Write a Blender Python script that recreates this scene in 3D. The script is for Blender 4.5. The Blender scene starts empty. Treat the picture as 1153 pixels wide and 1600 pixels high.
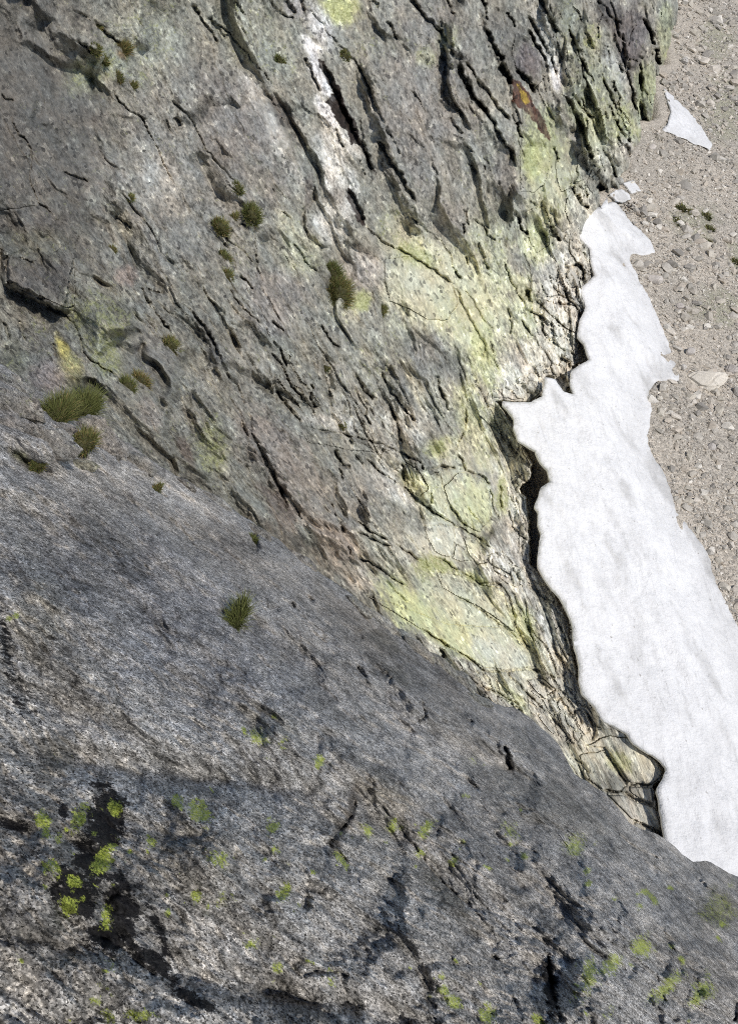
import bpy, math, random
import numpy as np
from mathutils import Vector, Matrix

random.seed(7)
RNG = np.random.default_rng(11)
scene = bpy.context.scene
COL = scene.collection
R = math.radians

# ------------------------------------------------------------------ camera
IW, IH, F = 1153.0, 1600.0, 1160.0            # photograph frame and focal length in its pixels
PITCH = R(50)
cam_d = bpy.data.cameras.new('camera')
cam_d.sensor_fit = 'VERTICAL'; cam_d.sensor_height = 24.0; cam_d.lens = 24.0 * F / IH
cam_d.clip_start = 0.05; cam_d.clip_end = 3000
cam = bpy.data.objects.new('camera', cam_d); COL.objects.link(cam)
cam.location = (0, 0, 0); cam.rotation_euler = (math.pi / 2 - PITCH, 0, 0)
scene.camera = cam

# ------------------------------------------------------------------ sky, sun, exposure
SUN_DIR = Vector((0.48, -0.38, 0.79)).normalized()
elev = math.asin(SUN_DIR.z); azim = math.atan2(SUN_DIR.x, SUN_DIR.y)
world = bpy.data.worlds.new('World'); scene.world = world; world.use_nodes = True
wn = world.node_tree.nodes; wl = world.node_tree.links
sky = wn.new('ShaderNodeTexSky'); sky.sky_type = 'NISHITA'; sky.sun_disc = False
sky.sun_elevation = elev; sky.sun_rotation = azim; sky.altitude = 2200
sky.air_density = 1.0; sky.dust_density = 1.5; sky.ozone_density = 1.0
wl.new(sky.outputs[0], wn['Background'].inputs[0]); wn['Background'].inputs[1].default_value = 0.10
sun_d = bpy.data.lights.new('sun', 'SUN'); sun_d.energy = 2.75; sun_d.angle = R(3); sun_d.color = (1.0, 0.95, 0.88)
sun = bpy.data.objects.new('sun', sun_d); COL.objects.link(sun)
sun.rotation_euler = SUN_DIR.to_track_quat('Z', 'Y').to_euler(); sun.location = (60, -40, 90)
vs = scene.view_settings
vs.view_transform = 'Standard'; vs.look = 'None'; vs.gamma = 1; vs.use_curve_mapping = False; vs.exposure = 0.22
scene.cycles.use_denoising = False; scene.cycles.pixel_filter_type = 'BLACKMAN_HARRIS'; scene.cycles.filter_width = 1.0

# ------------------------------------------------------------------ maths
CP, SP = math.cos(PITCH), math.sin(PITCH)
def rays(u, v):
    x = (np.asarray(u, float) - IW / 2) / F; y = -(np.asarray(v, float) - IH / 2) / F
    return np.stack([x, CP + y * SP, -SP + y * CP], -1)
def project(p):
    p = np.asarray(p, float)
    zc = p[..., 1] * CP - p[..., 2] * SP; yc = p[..., 1] * SP + p[..., 2] * CP
    return IW / 2 + F * p[..., 0] / zc, IH / 2 - F * yc / zc

def _h(ix, iy, s):
    h = (ix.astype(np.int64) * 374761393 + iy.astype(np.int64) * 668265263 + s * 982451653) & 0xFFFFFFFF
    h = ((h ^ (h >> 13)) * 1274126177) & 0xFFFFFFFF
    h = ((h ^ (h >> 16)) * 2246822519) & 0xFFFFFFFF
    return ((h ^ (h >> 15)) & 0xFFFFFF) / float(0xFFFFFF)
def noise(x, y, s=0):                         # gradient noise, about -1..1
    xi = np.floor(x); yi = np.floor(y); fx = x - xi; fy = y - yi
    ux = fx * fx * fx * (fx * (fx * 6 - 15) + 10); uy = fy * fy * fy * (fy * (fy * 6 - 15) + 10)
    def g(dx, dy):
        a = _h(xi + dx, yi + dy, s) * 6.2831853
        return np.cos(a) * (fx - dx) + np.sin(a) * (fy - dy)
    a = g(0, 0); b = g(1, 0); c = g(0, 1); d = g(1, 1)
    return 1.5 * ((a + (b - a) * ux) * (1 - uy) + (c + (d - c) * ux) * uy)
def fbm(x, y, s=0, o=4, gain=.5):
    r = 0; amp = 1.; tot = 0
    for k in range(o):
        r = r + amp * noise(x * 2 ** k + 17.3 * k, y * 2 ** k - 9.1 * k, s + k); tot += amp; amp *= gain
    return r / tot * 1.6
def worley(x, y, s=0):                        # F1, F2-F1, cell id (two randoms), offset from the cell's point
    xi = np.floor(x); yi = np.floor(y)
    f1 = np.full(x.shape, 9.); f2 = np.full(x.shape, 9.)
    ra = np.zeros(x.shape); rb = np.zeros(x.shape); ox = np.zeros(x.shape); oy = np.zeros(x.shape)
    for dx in (-1, 0, 1):
        for dy in (-1, 0, 1):
            cx = xi + dx; cy = yi + dy
            px = cx + .1 + .8 * _h(cx, cy, s); py = cy + .1 + .8 * _h(cx, cy, s + 1)
            ddx = x - px; ddy = y - py; d = np.sqrt(ddx * ddx + ddy * ddy)
            m = d < f1
            f2 = np.where(m, f1, np.minimum(f2, d)); f1 = np.where(m, d, f1)
            ra = np.where(m, _h(cx, cy, s + 2), ra); rb = np.where(m, _h(cx, cy, s + 3), rb)
            ox = np.where(m, ddx, ox); oy = np.where(m, ddy, oy)
    return f1, f2 - f1, ra, rb, ox, oy
def sstep(a, b, x):
    k = np.clip((x - a) / (b - a), 0, 1); return k * k * (3 - 2 * k)
def lerp(a, b, k): return a + (b - a) * k

def tps(pts, vals):
    P = np.array(pts, float) / 1000.; n = len(P)
    def U(r2): return np.where(r2 > 0, r2 * np.log(np.maximum(r2, 1e-12)), 0) * .5
    K = U(((P[:, None] - P[None]) ** 2).sum(-1)) + np.eye(n) * 1e-3
    A = np.zeros((n + 3, n + 3)); A[:n, :n] = K; A[:n, n] = 1; A[:n, n + 1:] = P; A[n, :n] = 1; A[n + 1:, :n] = P.T
    w = np.linalg.solve(A, np.concatenate([np.array(vals, float), np.zeros(3)]))
    def f(u, v):
        u = np.asarray(u, float) / 1000.; v = np.asarray(v, float) / 1000.
        r = w[n] + w[n + 1] * u + w[n + 2] * v
        for k in range(n): r = r + w[k] * U((u - P[k, 0]) ** 2 + (v - P[k, 1]) ** 2)
        return r
    return f

def pl_dist(u, v, pl, signed=False, pad=None):
    """distance to a polyline; signed: positive on its left-hand side when walking it in picture space (y down)"""
    best = np.full(u.shape, 1e9); sg = np.ones(u.shape); tt = np.zeros(u.shape)
    P = np.array(pl, float); L = np.concatenate([[0], np.cumsum(np.hypot(*np.diff(P, axis=0).T))])
    for i in range(len(P) - 1):
        a = P[i]; b = P[i + 1]; e = b - a; l2 = max((e * e).sum(), 1e-9)
        k = np.clip(((u - a[0]) * e[0] + (v - a[1]) * e[1]) / l2, 0, 1)
        dx = u - a[0] - k * e[0]; dy = v - a[1] - k * e[1]; d = dx * dx + dy * dy
        m = d < best; best = np.where(m, d, best)
        sg = np.where(m, np.sign(e[1] * dx - e[0] * dy), sg)
        tt = np.where(m, (L[i] + k * (L[i + 1] - L[i])) / L[-1], tt)
    best = np.sqrt(best)
    return (best * np.where(sg == 0, 1, sg) if signed else best), tt
def inside(u, v, poly):
    P = np.array(poly, float); r = np.zeros(np.shape(u), bool); n = len(P); j = n - 1
    for i in range(n):
        xi, yi = P[i]; xj, yj = P[j]
        if yi != yj:
            r ^= ((yi > v) != (yj > v)) & (u < (xj - xi) * (v - yi) / (yj - yi) + xi)
        j = i
    return r

# ------------------------------------------------------------------ mesh and object helpers
def mesh_np(name, verts, quads, smooth=True):
    me = bpy.data.meshes.new(name)
    verts = np.ascontiguousarray(verts, np.float32); quads = np.ascontiguousarray(quads, np.int32)
    nv, (nf, k) = len(verts), quads.shape
    me.vertices.add(nv); me.vertices.foreach_set('co', verts.ravel())
    me.loops.add(nf * k); me.loops.foreach_set('vertex_index', quads.ravel())
    me.polygons.add(nf); me.polygons.foreach_set('loop_start', np.arange(0, nf * k, k, dtype=np.int32))
    me.polygons.foreach_set('loop_total', np.full(nf, k, np.int32))
    me.polygons.foreach_set('use_smooth', np.full(nf, smooth, bool))
    me.update(calc_edges=True); me.validate()
    return me
def attr_col(me, name, rgba):
    a = me.color_attributes.new(name, 'FLOAT_COLOR', 'POINT'); a.data.foreach_set('color', np.ascontiguousarray(rgba, np.float32).ravel())
def attr_vec(me, name, vec):
    a = me.attributes.new(name, 'FLOAT_VECTOR', 'POINT'); a.data.foreach_set('vector', np.ascontiguousarray(vec, np.float32).ravel())
def obj(name, me, mat, parent=None):
    o = bpy.data.objects.new(name, me); COL.objects.link(o)
    if mat and not me.materials: me.materials.append(mat)
    if parent: o.parent = parent
    return o
def tag(o, label=None, cat=None, group=None, kind=None):
    if label: o['label'] = label
    if cat: o['category'] = cat
    if group: o['group'] = group
    if kind: o['kind'] = kind
    return o
def grid_quads(nu, nv, keep):                 # keep: boolean (nv, nu) of vertices; returns quads and the compaction of used vertices
    idx = np.arange(nu * nv).reshape(nv, nu)
    q = np.stack([idx[:-1, :-1], idx[1:, :-1], idx[1:, 1:], idx[:-1, 1:]], -1)
    m = keep[:-1, :-1] & keep[1:, :-1] & keep[1:, 1:] & keep[:-1, 1:]
    q = q[m]
    used = np.unique(q); re = np.full(nu * nv, -1, np.int64); re[used] = np.arange(len(used))
    return re[q], used

# fall line of the wall, its strike and its normal: the axes the rock is foliated along
FALL = np.array([.41, -.055, -.91]); FALL /= np.linalg.norm(FALL)
NRM = np.array([.8, -.45, .4]); NRM -= FALL * NRM.dot(FALL); NRM /= np.linalg.norm(NRM)
STRIKE = np.cross(FALL, NRM)
def fol(p): return np.stack([p @ STRIKE, p @ FALL, p @ NRM], -1)

# ------------------------------------------------------------------ node materials
class NT:
    def __init__(s, name, rough=.9, spec=.2):
        s.m = bpy.data.materials.new(name); s.m.use_nodes = True; s.t = s.m.node_tree
        s.b = s.t.nodes['Principled BSDF']; s.b.inputs['Roughness'].default_value = rough
        s.b.inputs['Specular IOR Level'].default_value = spec
    def n(s, typ, **kw):
        nd = s.t.nodes.new(typ)
        for k, v in kw.items(): setattr(nd, k, v)
        return nd
    def link(s, a, b): s.t.links.new(a, b)
    def put(s, sock, val):
        if hasattr(val, 'is_linked') or isinstance(val, bpy.types.NodeSocket): s.link(val, sock)
        else: sock.default_value = val
    def attr(s, name): return s.n('ShaderNodeAttribute', attribute_name=name)
    def mapping(s, vec, scale=(1, 1, 1), loc=(0, 0, 0)):
        m = s.n('ShaderNodeMapping'); s.link(vec, m.inputs[0]); m.inputs['Scale'].default_value = scale; m.inputs['Location'].default_value = loc
        return m.outputs[0]
    def noise(s, vec, scale, detail=4, rough=.55, dist=0):
        n = s.n('ShaderNodeTexNoise'); s.link(vec, n.inputs['Vector']); n.inputs['Scale'].default_value = scale
        n.inputs['Detail'].default_value = detail; n.inputs['Roughness'].default_value = rough; n.inputs['Distortion'].default_value = dist
        return n.outputs['Fac']
    def voro(s, vec, scale, feature='F1', out='Color'):
        n = s.n('ShaderNodeTexVoronoi', feature=feature); s.link(vec, n.inputs['Vector']); n.inputs['Scale'].default_value = scale
        return n.outputs[out]
    def math(s, op, a, b=0., c=0., clamp=False):
        n = s.n('ShaderNodeMath', operation=op, use_clamp=clamp)
        s.put(n.inputs[0], a); s.put(n.inputs[1], b); s.put(n.inputs[2], c); return n.outputs[0]
    def range(s, x, a, b, c=0., d=1., smooth=False):
        n = s.n('ShaderNodeMapRange', interpolation_type='SMOOTHSTEP' if smooth else 'LINEAR')
        s.put(n.inputs[0], x)
        for i, q in enumerate((a, b, c, d)): s.put(n.inputs[1 + i], q)
        return n.outputs[0]
    def ramp(s, fac, stops, interp='LINEAR'):
        n = s.n('ShaderNodeValToRGB'); s.link(fac, n.inputs[0]); cr = n.color_ramp; cr.interpolation = interp
        while len(cr.elements) < len(stops): cr.elements.new(.5)
        for e, (p, c) in zip(cr.elements, stops): e.position = p; e.color = c if len(c) == 4 else (*c, 1)
        return n.outputs[0]
    def mix(s, fac, a, b, mode='MIX'):
        n = s.n('ShaderNodeMix', data_type='RGBA', blend_type=mode, clamp_result=False)
        for sock, val in ((n.inputs[0], fac), (n.inputs[6], a), (n.inputs[7], b)):
            if isinstance(val, tuple): sock.default_value = val if len(val) == 4 else (*val, 1)
            else: s.put(sock, val)
        return n.outputs[2]
    def bump(s, h, strength, dist, prev=None):
        n = s.n('ShaderNodeBump'); s.link(h, n.inputs['Height']); n.inputs['Strength'].default_value = strength; n.inputs['Distance'].default_value = dist
        if prev is not None: s.link(prev, n.inputs['Normal'])
        return n.outputs[0]
    def done(s, col, nrm=None):
        s.put(s.b.inputs['Base Color'], col if not isinstance(col, tuple) else (*col, 1))
        if nrm is not None: s.link(nrm, s.b.inputs['Normal'])
        return s.m

def mat_cliff():
    s = NT('cliff_rock', .88, .25)
    c = s.attr('Col'); fv = s.attr('Fol').outputs['Vector']; sx = s.n('ShaderNodeSeparateXYZ'); s.link(fv, sx.inputs[0]); f = s.mapping(fv, (1, 1, 0)); sm = s.range(sx.outputs[2], 0, 1, .38, 1)
    st = s.mapping(f, (1, .3, 1)); st2 = s.mapping(f, (1, .14, 1), (7, 3, 0))
    big = s.noise(st, .8, 5, .62, .6); mid = s.noise(st, 3.0, 5, .7, .8); fine = s.noise(s.mapping(f, (1, .4, 1)), 5.5, 4, .8, .3)
    strk = s.noise(st2, 2.2, 5, .7, .5)
    k = s.math('ADD', s.range(big, .32, .68, -.30, .30), s.range(mid, .3, .7, -.55, .55))
    k = s.math('ADD', k, s.range(fine, .3, .7, -.85, .85)); k = s.math('ADD', k, s.range(strk, .32, .68, -.40, .40))
    col = s.mix(1., c.outputs['Color'], s.ramp(s.math('ADD', s.math('MULTIPLY', s.math('MULTIPLY', k, sm), .44), .5), [(0, (.22,) * 3), (.3, (.6,) * 3), (.55, (1.02,) * 3), (.8, (1.4,) * 3), (1, (2.0,) * 3)]), 'MULTIPLY')
    hue = s.noise(s.mapping(f, (1, .4, 1), (31, 7, 3)), .7, 5, .65)
    col = s.mix(s.range(hue, .38, .62, 0, 1.), s.mix(1., col, (1.07, 1.0, .92), 'MULTIPLY'), s.mix(1., col, (.97, 1.0, 1.01), 'MULTIPLY'))
    vo = s.n('ShaderNodeSeparateColor'); s.link(s.voro(s.mapping(f, (1, .6, 1)), 5.5), vo.inputs[0])
    col = s.mix(s.math('MULTIPLY', s.range(vo.outputs[0], .82, .9), s.range(mid, .47, .6), clamp=True), col, s.mix(1., col, (1.65, 1.65, 1.6), 'MULTIPLY'))
    col = s.mix(s.math('MULTIPLY', s.range(vo.outputs[1], .76, .86), s.range(strk, .46, .58), clamp=True), col, s.mix(1., col, (.35, .35, .36), 'MULTIPLY'))
    li = s.noise(s.mapping(f, (1, .6, 1), (5, 9, 1)), 3.6, 6, .75)
    lm = s.range(s.math('ADD', li, s.math('MULTIPLY', c.outputs['Alpha'], .34)), .62, .74)
    col = s.mix(s.math('MULTIPLY', lm, .8), col, s.mix(s.range(s.noise(f, 6, 3), .4, .6), (.27, .285, .11), (.50, .51, .27)))
    nb = s.bump(big, .5, .5); nb = s.bump(strk, .6, .14, nb); nb = s.bump(mid, .7, .12, nb); nb = s.bump(fine, .6, .04, nb)
    return s.done(col, nb)

def mat_slab():
    s = NT('granite_slab', .9, .12)
    c = s.attr('Col'); f = s.attr('Fol').outputs['Vector']
    st = s.mapping(f, (1, .8, 1)); st2 = s.mapping(f, (1, .3, .8), (2, 5, 1))
    big = s.noise(st, 2.6, 5, .62, .6); mid = s.noise(st, 17, 5, .68, .5); fine = s.noise(st, 75, 3, .7); strk = s.noise(st2, 24, 4, .7, .4)
    nn = s.n('ShaderNodeTexNoise'); s.link(st, nn.inputs['Vector']); nn.inputs['Scale'].default_value = 140; nn.inputs['Detail'].default_value = 3
    wob = s.n('ShaderNodeVectorMath', operation='MULTIPLY_ADD')
    s.link(nn.outputs['Color'], wob.inputs[0]); wob.inputs[1].default_value = (.012,) * 3; s.link(st, wob.inputs[2])
    g1 = s.n('ShaderNodeSeparateColor'); s.link(s.voro(wob.outputs[0], 165), g1.inputs[0])
    g2 = s.n('ShaderNodeSeparateColor'); s.link(s.voro(wob.outputs[0], 72), g2.inputs[0])
    grain = s.ramp(g1.outputs[0], [(0, (.14,) * 3), (.22, (.6,) * 3), (.5, (.98,) * 3), (.8, (1.2,) * 3), (1, (1.65,) * 3)])
    grain2 = s.ramp(g2.outputs[0], [(0, (.4,) * 3), (.3, (.85,) * 3), (.7, (1.12,) * 3), (1, (1.5,) * 3)])
    col = s.mix(1., c.outputs['Color'], grain, 'MULTIPLY'); col = s.mix(.75, col, grain2, 'MULTIPLY')
    k = s.math('ADD', s.range(big, .32, .68, .62, 1.38), s.math('ADD', s.range(mid, .3, .7, -.5, .5), s.range(strk, .3, .7, -.22, .22)))
    col = s.mix(1., col, s.math('MAXIMUM', k, .12), 'MULTIPLY')
    hue = s.noise(st, 1.3, 5, .65)
    col = s.mix(s.range(hue, .42, .62), s.mix(1., col, (1.0, 1.0, 1.0), 'MULTIPLY'), s.mix(1., col, (1.045, 1.0, .945), 'MULTIPLY'))
    bl = s.noise(s.mapping(f, (1, .5, 1), (3, 1, 8)), 24, 8, .8)
    bk = s.attr('Crust').outputs['Fac']
    col = s.mix(s.range(s.math('ADD', bl, s.math('MULTIPLY', bk, .5)), .72, .78, 0, .95), col, (.008, .008, .010))
    li = s.noise(f, 30, 7, .85)
    lm = s.range(s.math('ADD', li, s.math('MULTIPLY', c.outputs['Alpha'], .42)), .70, .76)
    lsp = s.range(s.noise(f, 150, 3, .7), .40, .56, .35, 1.)
    col = s.mix(s.math('MULTIPLY', lm, lsp), col, s.mix(s.range(s.noise(f, 120, 3), .4, .6), (.21, .26, .035), (.42, .48, .10)))
    nb = s.bump(big, .5, .08); nb = s.bump(strk, .5, .018, nb); nb = s.bump(mid, .7, .022, nb); nb = s.bump(s.math('ADD', fine, s.math('MULTIPLY', g1.outputs[0], .3)), .5, .004, nb)
    return s.done(col, nb)

def mat_snow():
    s = NT('old_snow', .6, .3)
    g = s.n('ShaderNodeTexCoord').outputs['Object']
    a = s.attr('Col')
    st = s.mapping(g, (1.8, .4, 1))
    big = s.noise(st, .9, 6, .7, .8); mid = s.noise(g, 1.6, 5, .6); fine = s.noise(g, 6, 3, .6)
    d = s.math('MULTIPLY', s.range(big, .5, .74), s.range(mid, .4, .66))
    col = s.mix(s.math('MULTIPLY', d, .6), (.90, .885, .865), (.57, .555, .535))
    run = s.noise(s.mapping(g, (2.2, .22, 1), (4, 2, 0)), 1.1, 7, .75, .6)
    col = s.mix(s.range(run, .54, .68, 0, .38), col, (.52, .51, .495))
    grit = s.noise(s.mapping(g, (1.2, .7, 1)), 2.6, 8, .8, .4)
    col = s.mix(s.range(grit, .48, .74, 0, .4), col, (.48, .47, .455))
    sp = s.n('ShaderNodeSeparateColor'); s.link(s.voro(g, 5), sp.inputs[0])
    col = s.mix(s.math('MULTIPLY', s.range(sp.outputs[0], .975, .985), s.range(mid, .52, .66)), col, (.45, .42, .39))
    col = s.mix(1., col, a.outputs['Color'], 'MULTIPLY')
    cup = s.voro(s.mapping(g, (1, .5, 1)), 1.1, 'SMOOTH_F1', 'Distance')
    nb = s.bump(mid, .6, .25); nb = s.bump(fine, .6, .08, nb); nb = s.bump(cup, .5, .22, nb)
    return s.done(col, nb)

def mat_scree():
    s = NT('scree_gravel', .95, .15)
    g = s.n('ShaderNodeTexCoord').outputs['Object']; c = s.attr('Col')
    v1 = s.n('ShaderNodeSeparateColor'); s.link(s.voro(g, 2.6), v1.inputs[0])
    v2 = s.n('ShaderNodeSeparateColor'); s.link(s.voro(g, 6.), v2.inputs[0])
    fine = s.noise(g, 9, 4, .7)
    k = s.math('ADD', s.range(v1.outputs[0], 0, 1, .78, 1.22), s.math('ADD', s.range(v2.outputs[0], 0, 1, -.22, .22), s.range(fine, .3, .7, -.2, .2)))
    col = s.mix(1., c.outputs['Color'], k, 'MULTIPLY')
    h1 = s.voro(g, 2.6, 'F1', 'Distance'); h2 = s.voro(g, 6., 'F1', 'Distance')
    nb = s.bump(s.math('SUBTRACT', 1., h1), .7, .25); nb = s.bump(s.math('SUBTRACT', 1., h2), .6, .09, nb)
    return s.done(col, nb)

def mat_stone():
    s = NT('loose_stone', .93, .2)
    g = s.n('ShaderNodeTexCoord').outputs['Object']; oi = s.n('ShaderNodeObjectInfo'); c = s.attr('Col')
    n1 = s.noise(g, 2.2, 5, .65); n2 = s.noise(g, 9, 3, .6)
    col = s.mix(1., c.outputs['Color'], s.math('ADD', s.range(n1, .3, .7, .8, 1.2), s.range(n2, .3, .7, -.12, .12)), 'MULTIPLY')
    return s.done(col, s.bump(n1, .4, .1))

M = dict(cliff=mat_cliff(), slab=mat_slab(), snow=mat_snow(), scree=mat_scree(), stone=mat_stone())

# ------------------------------------------------------------------ the lie of the land
def ground_z(x, y): return -60 - .3 * (x - 20) + .05 * (y - 40)
def hit_ground(u, v, h=0.):
    r = rays(u, v)
    t = (-60 + 6 - 2 + h) / (r[..., 2] + .3 * r[..., 0] - .05 * r[..., 1])
    return r * t[..., None]
def t_ground(u, v, h=0.):
    r = rays(u, v); return (-56 + h) / (r[..., 2] + .3 * r[..., 0] - .05 * r[..., 1])

# foot of the cliff as traced, top to bottom
FOOT = [(1038, -260), (1040, -100), (1041, 0), (1046, 55), (1058, 106), (1031, 111), (1033, 146), (1041, 186), (1021, 196), (1000, 196), (1005, 221), (990, 241),
        (995, 262), (975, 277), (965, 297), (938, 307), (925, 322), (910, 332), (897, 352), (901, 372), (921, 390), (923, 412), (930, 430),
        (912, 446), (906, 458), (914, 478), (906, 492), (902, 523), (912, 545), (920, 561), (905, 566), (890, 572), (897, 592), (886, 606), (884, 616), (872, 602), (862, 586), (852, 586),
        (846, 600), (842, 614), (828, 627), (800, 627), (773, 625), (798, 666), (809, 685), (830, 724), (827, 747),
        (816, 756), (809, 765), (820, 778), (824, 803), (825, 830), (826, 852), (827, 884), (834, 890), (852, 906), (874, 946), (887, 971), (887, 996),
        (898, 1049), (902, 1072), (920, 1092), (941, 1121), (961, 1139), (982, 1150), (1005, 1170), (1022, 1184), (1041, 1199), (1034, 1214), (1019, 1228),
        (1024, 1260), (1032, 1283), (1037, 1306), (1050, 1400), (1090, 1560), (1190, 1900)]
SNOW_L = [(951, 308), (941, 321), (917, 329), (915, 339), (898, 355), (907, 371), (923, 386), (925, 409), (931, 429), (908, 450), (917, 478), (907, 500), (904, 523),
          (914, 534), (923, 560), (893, 578), (890, 596), (896, 616), (880, 610), (866, 590), (852, 588), (850, 600), (846, 618), (830, 627), (800, 627), (779, 625), (791, 636), (803, 652), (802, 666), (809, 685), (821, 693),
          (836, 702), (842, 717), (854, 731), (860, 751), (845, 760), (840, 776), (834, 790), (841, 798), (840, 816), (845, 832), (842, 852), (840, 866), (840, 882),
          (848, 897), (857, 909), (877, 931), (890, 956), (897, 976), (898, 1000), (907, 1037), (907, 1058), (911, 1081), (931, 1101), (944, 1124), (964, 1133),
          (982, 1144), (990, 1157), (1008, 1170), (1031, 1183), (1044, 1199), (1039, 1214), (1028, 1231), (1032, 1248), (1034, 1266), (1038, 1289), (1041, 1309),
          (1052, 1400), (1092, 1560), (1190, 1900)]
SNOW_R = [(1460, 1900), (1330, 1560), (1290, 1350), (1230, 1150), (1153, 981), (1131, 936), (1116, 906), (1106, 865), (1081, 830), (1056, 800), (1048, 767), (1036, 737), (1016, 707), (1011, 682), (1018, 641),
          (1013, 611), (1026, 594), (1061, 596), (1058, 571), (1041, 531), (1028, 496), (1011, 460), (998, 438), (993, 425), (983, 406), (985, 397), (1000, 398), (1024, 396), (1016, 376),
          (1002, 361), (985, 347), (972, 328), (960, 314)]

# rim of the slab under the climber, as traced
RIM = [(-900, 120), (-260, 430), (-100, 520), (0, 569), (65, 610), (97, 632), (155, 654), (170, 673), (194, 688), (243, 717), (280, 741), (360, 790), (440, 846), (520, 905), (573, 943), (603, 968), (638, 1003), (680, 1030), (724, 1056), (739, 1082),
       (774, 1097), (814, 1110), (857, 1144), (872, 1160), (896, 1204), (915, 1214), (947, 1240), (982, 1280), (1022, 1300), (1042, 1312), (1065, 1332), (1083, 1342), (1109, 1345), (1126, 1351), (1153, 1370), (1230, 1420), (1330, 1470), (1700, 1640)]

# distance of the bare wall along each line of sight, from its foot on the ground and a few estimates on the face
ctl = [(p, 1 / float(t_ground(np.array(p[0], float), np.array(p[1], float))) * 1.0) for p in
       [(1046, 55), (1000, 196), (938, 307), (901, 372), (921, 490), (880, 600), (790, 640), (825, 760), (830, 880), (890, 1000), (910, 1080), (985, 1150), (1035, 1210), (1035, 1300), (1100, 1560)]]
ctl += [((u, v), 1 / t) for u, v, t in [(0, 0, 26), (0, 250, 21), (0, 450, 17), (0, 520, 16.4), (0, 570, 15), (-180, 0, 22), (-180, 500, 15), (150, 620, 15), (250, 700, 17), (200, 420, 25), (200, 150, 34), (300, 0, 44),
        (400, 300, 42), (400, 600, 33), (380, 780, 24), (520, 880, 36), (600, 0, 66), (600, 300, 58), (600, 600, 57), (700, 800, 66), (620, 950, 50), (720, 1040, 57), (880, 1190, 63), (800, 200, 86), (900, 0, 128), (1040, -200, 230), (600, -200, 74), (0, -200, 27), (760, 450, 78)]]
wall_inv = tps([c[0] for c in ctl], [c[1] for c in ctl])

# ------------------------------------------------------------------ the cliff
STEP = 1.55
U0, U1, V0, V1 = -200., 1190., -160., 1640.
gu = np.arange(U0, U1, STEP); gv = np.arange(V0, V1, STEP)
WU, WV = np.meshgrid(gu, gv)
inv = wall_inv(WU, WV)
T0 = 1 / np.maximum(inv, 1 / 260.)
RAY = rays(WU, WV); RL = np.linalg.norm(RAY, axis=-1)
P0 = RAY * T0[..., None]
PXM = T0 / F                                   # metres per photograph pixel

# picture-space trace of the fall line: every line of the foliation runs to one vanishing point
VPU, VPV = 1300., 1900.
def flow(u, v): r = np.hypot(u - VPU, v - VPV); return np.arctan2(VPV - v, VPU - u) * 1500., r
WA, WB = flow(WU, WV)
def feature_disp(u, v, feats, disp, jit, jl):
    """feats: (kind, width, depth, points); kind c = open joint, r = right-hand/upper side stands proud, l = left-hand side stands proud; px units"""
    ju = u + jit * fbm(u / jl, v / jl, 401, 3, .6); jv = v + jit * fbm(u / jl, v / jl, 405, 3, .6)
    for n, (kind, w, dep, pts) in enumerate(feats):
        P = np.array(pts, float).reshape(-1, 2); pad = 4 * w + jit * 2 + (90 if kind != 'c' else 4)
        x0, y0 = P.min(0) - pad; x1, y1 = P.max(0) + pad
        m = (u > x0) & (u < x1) & (v > y0) & (v < y1)
        if not m.any(): continue
        d, tt = pl_dist(ju[m], jv[m], P, True)
        wv = w * (.75 + .55 * noise(tt * (4 + len(P)), tt * 0 + n, 411)); tap = sstep(0, .1, tt) * (1 - sstep(.88, 1, tt)) if kind == 'c' else sstep(0, .15, tt) * (1 - sstep(.85, 1, tt))
        ad = np.abs(d)
        if kind == 'c': disp[m] -= dep * tap * np.exp(-(ad / wv) ** 2)
        else:
            sd = d if kind == 'r' else -d
            disp[m] += dep * tap * (sstep(-w, 0, sd) * np.exp(-np.maximum(sd, 0) / 45.) - .35 * (1 - sstep(-w, 0, sd)) * np.exp(-np.maximum(-sd, 0) / 25.))
    return disp

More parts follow.
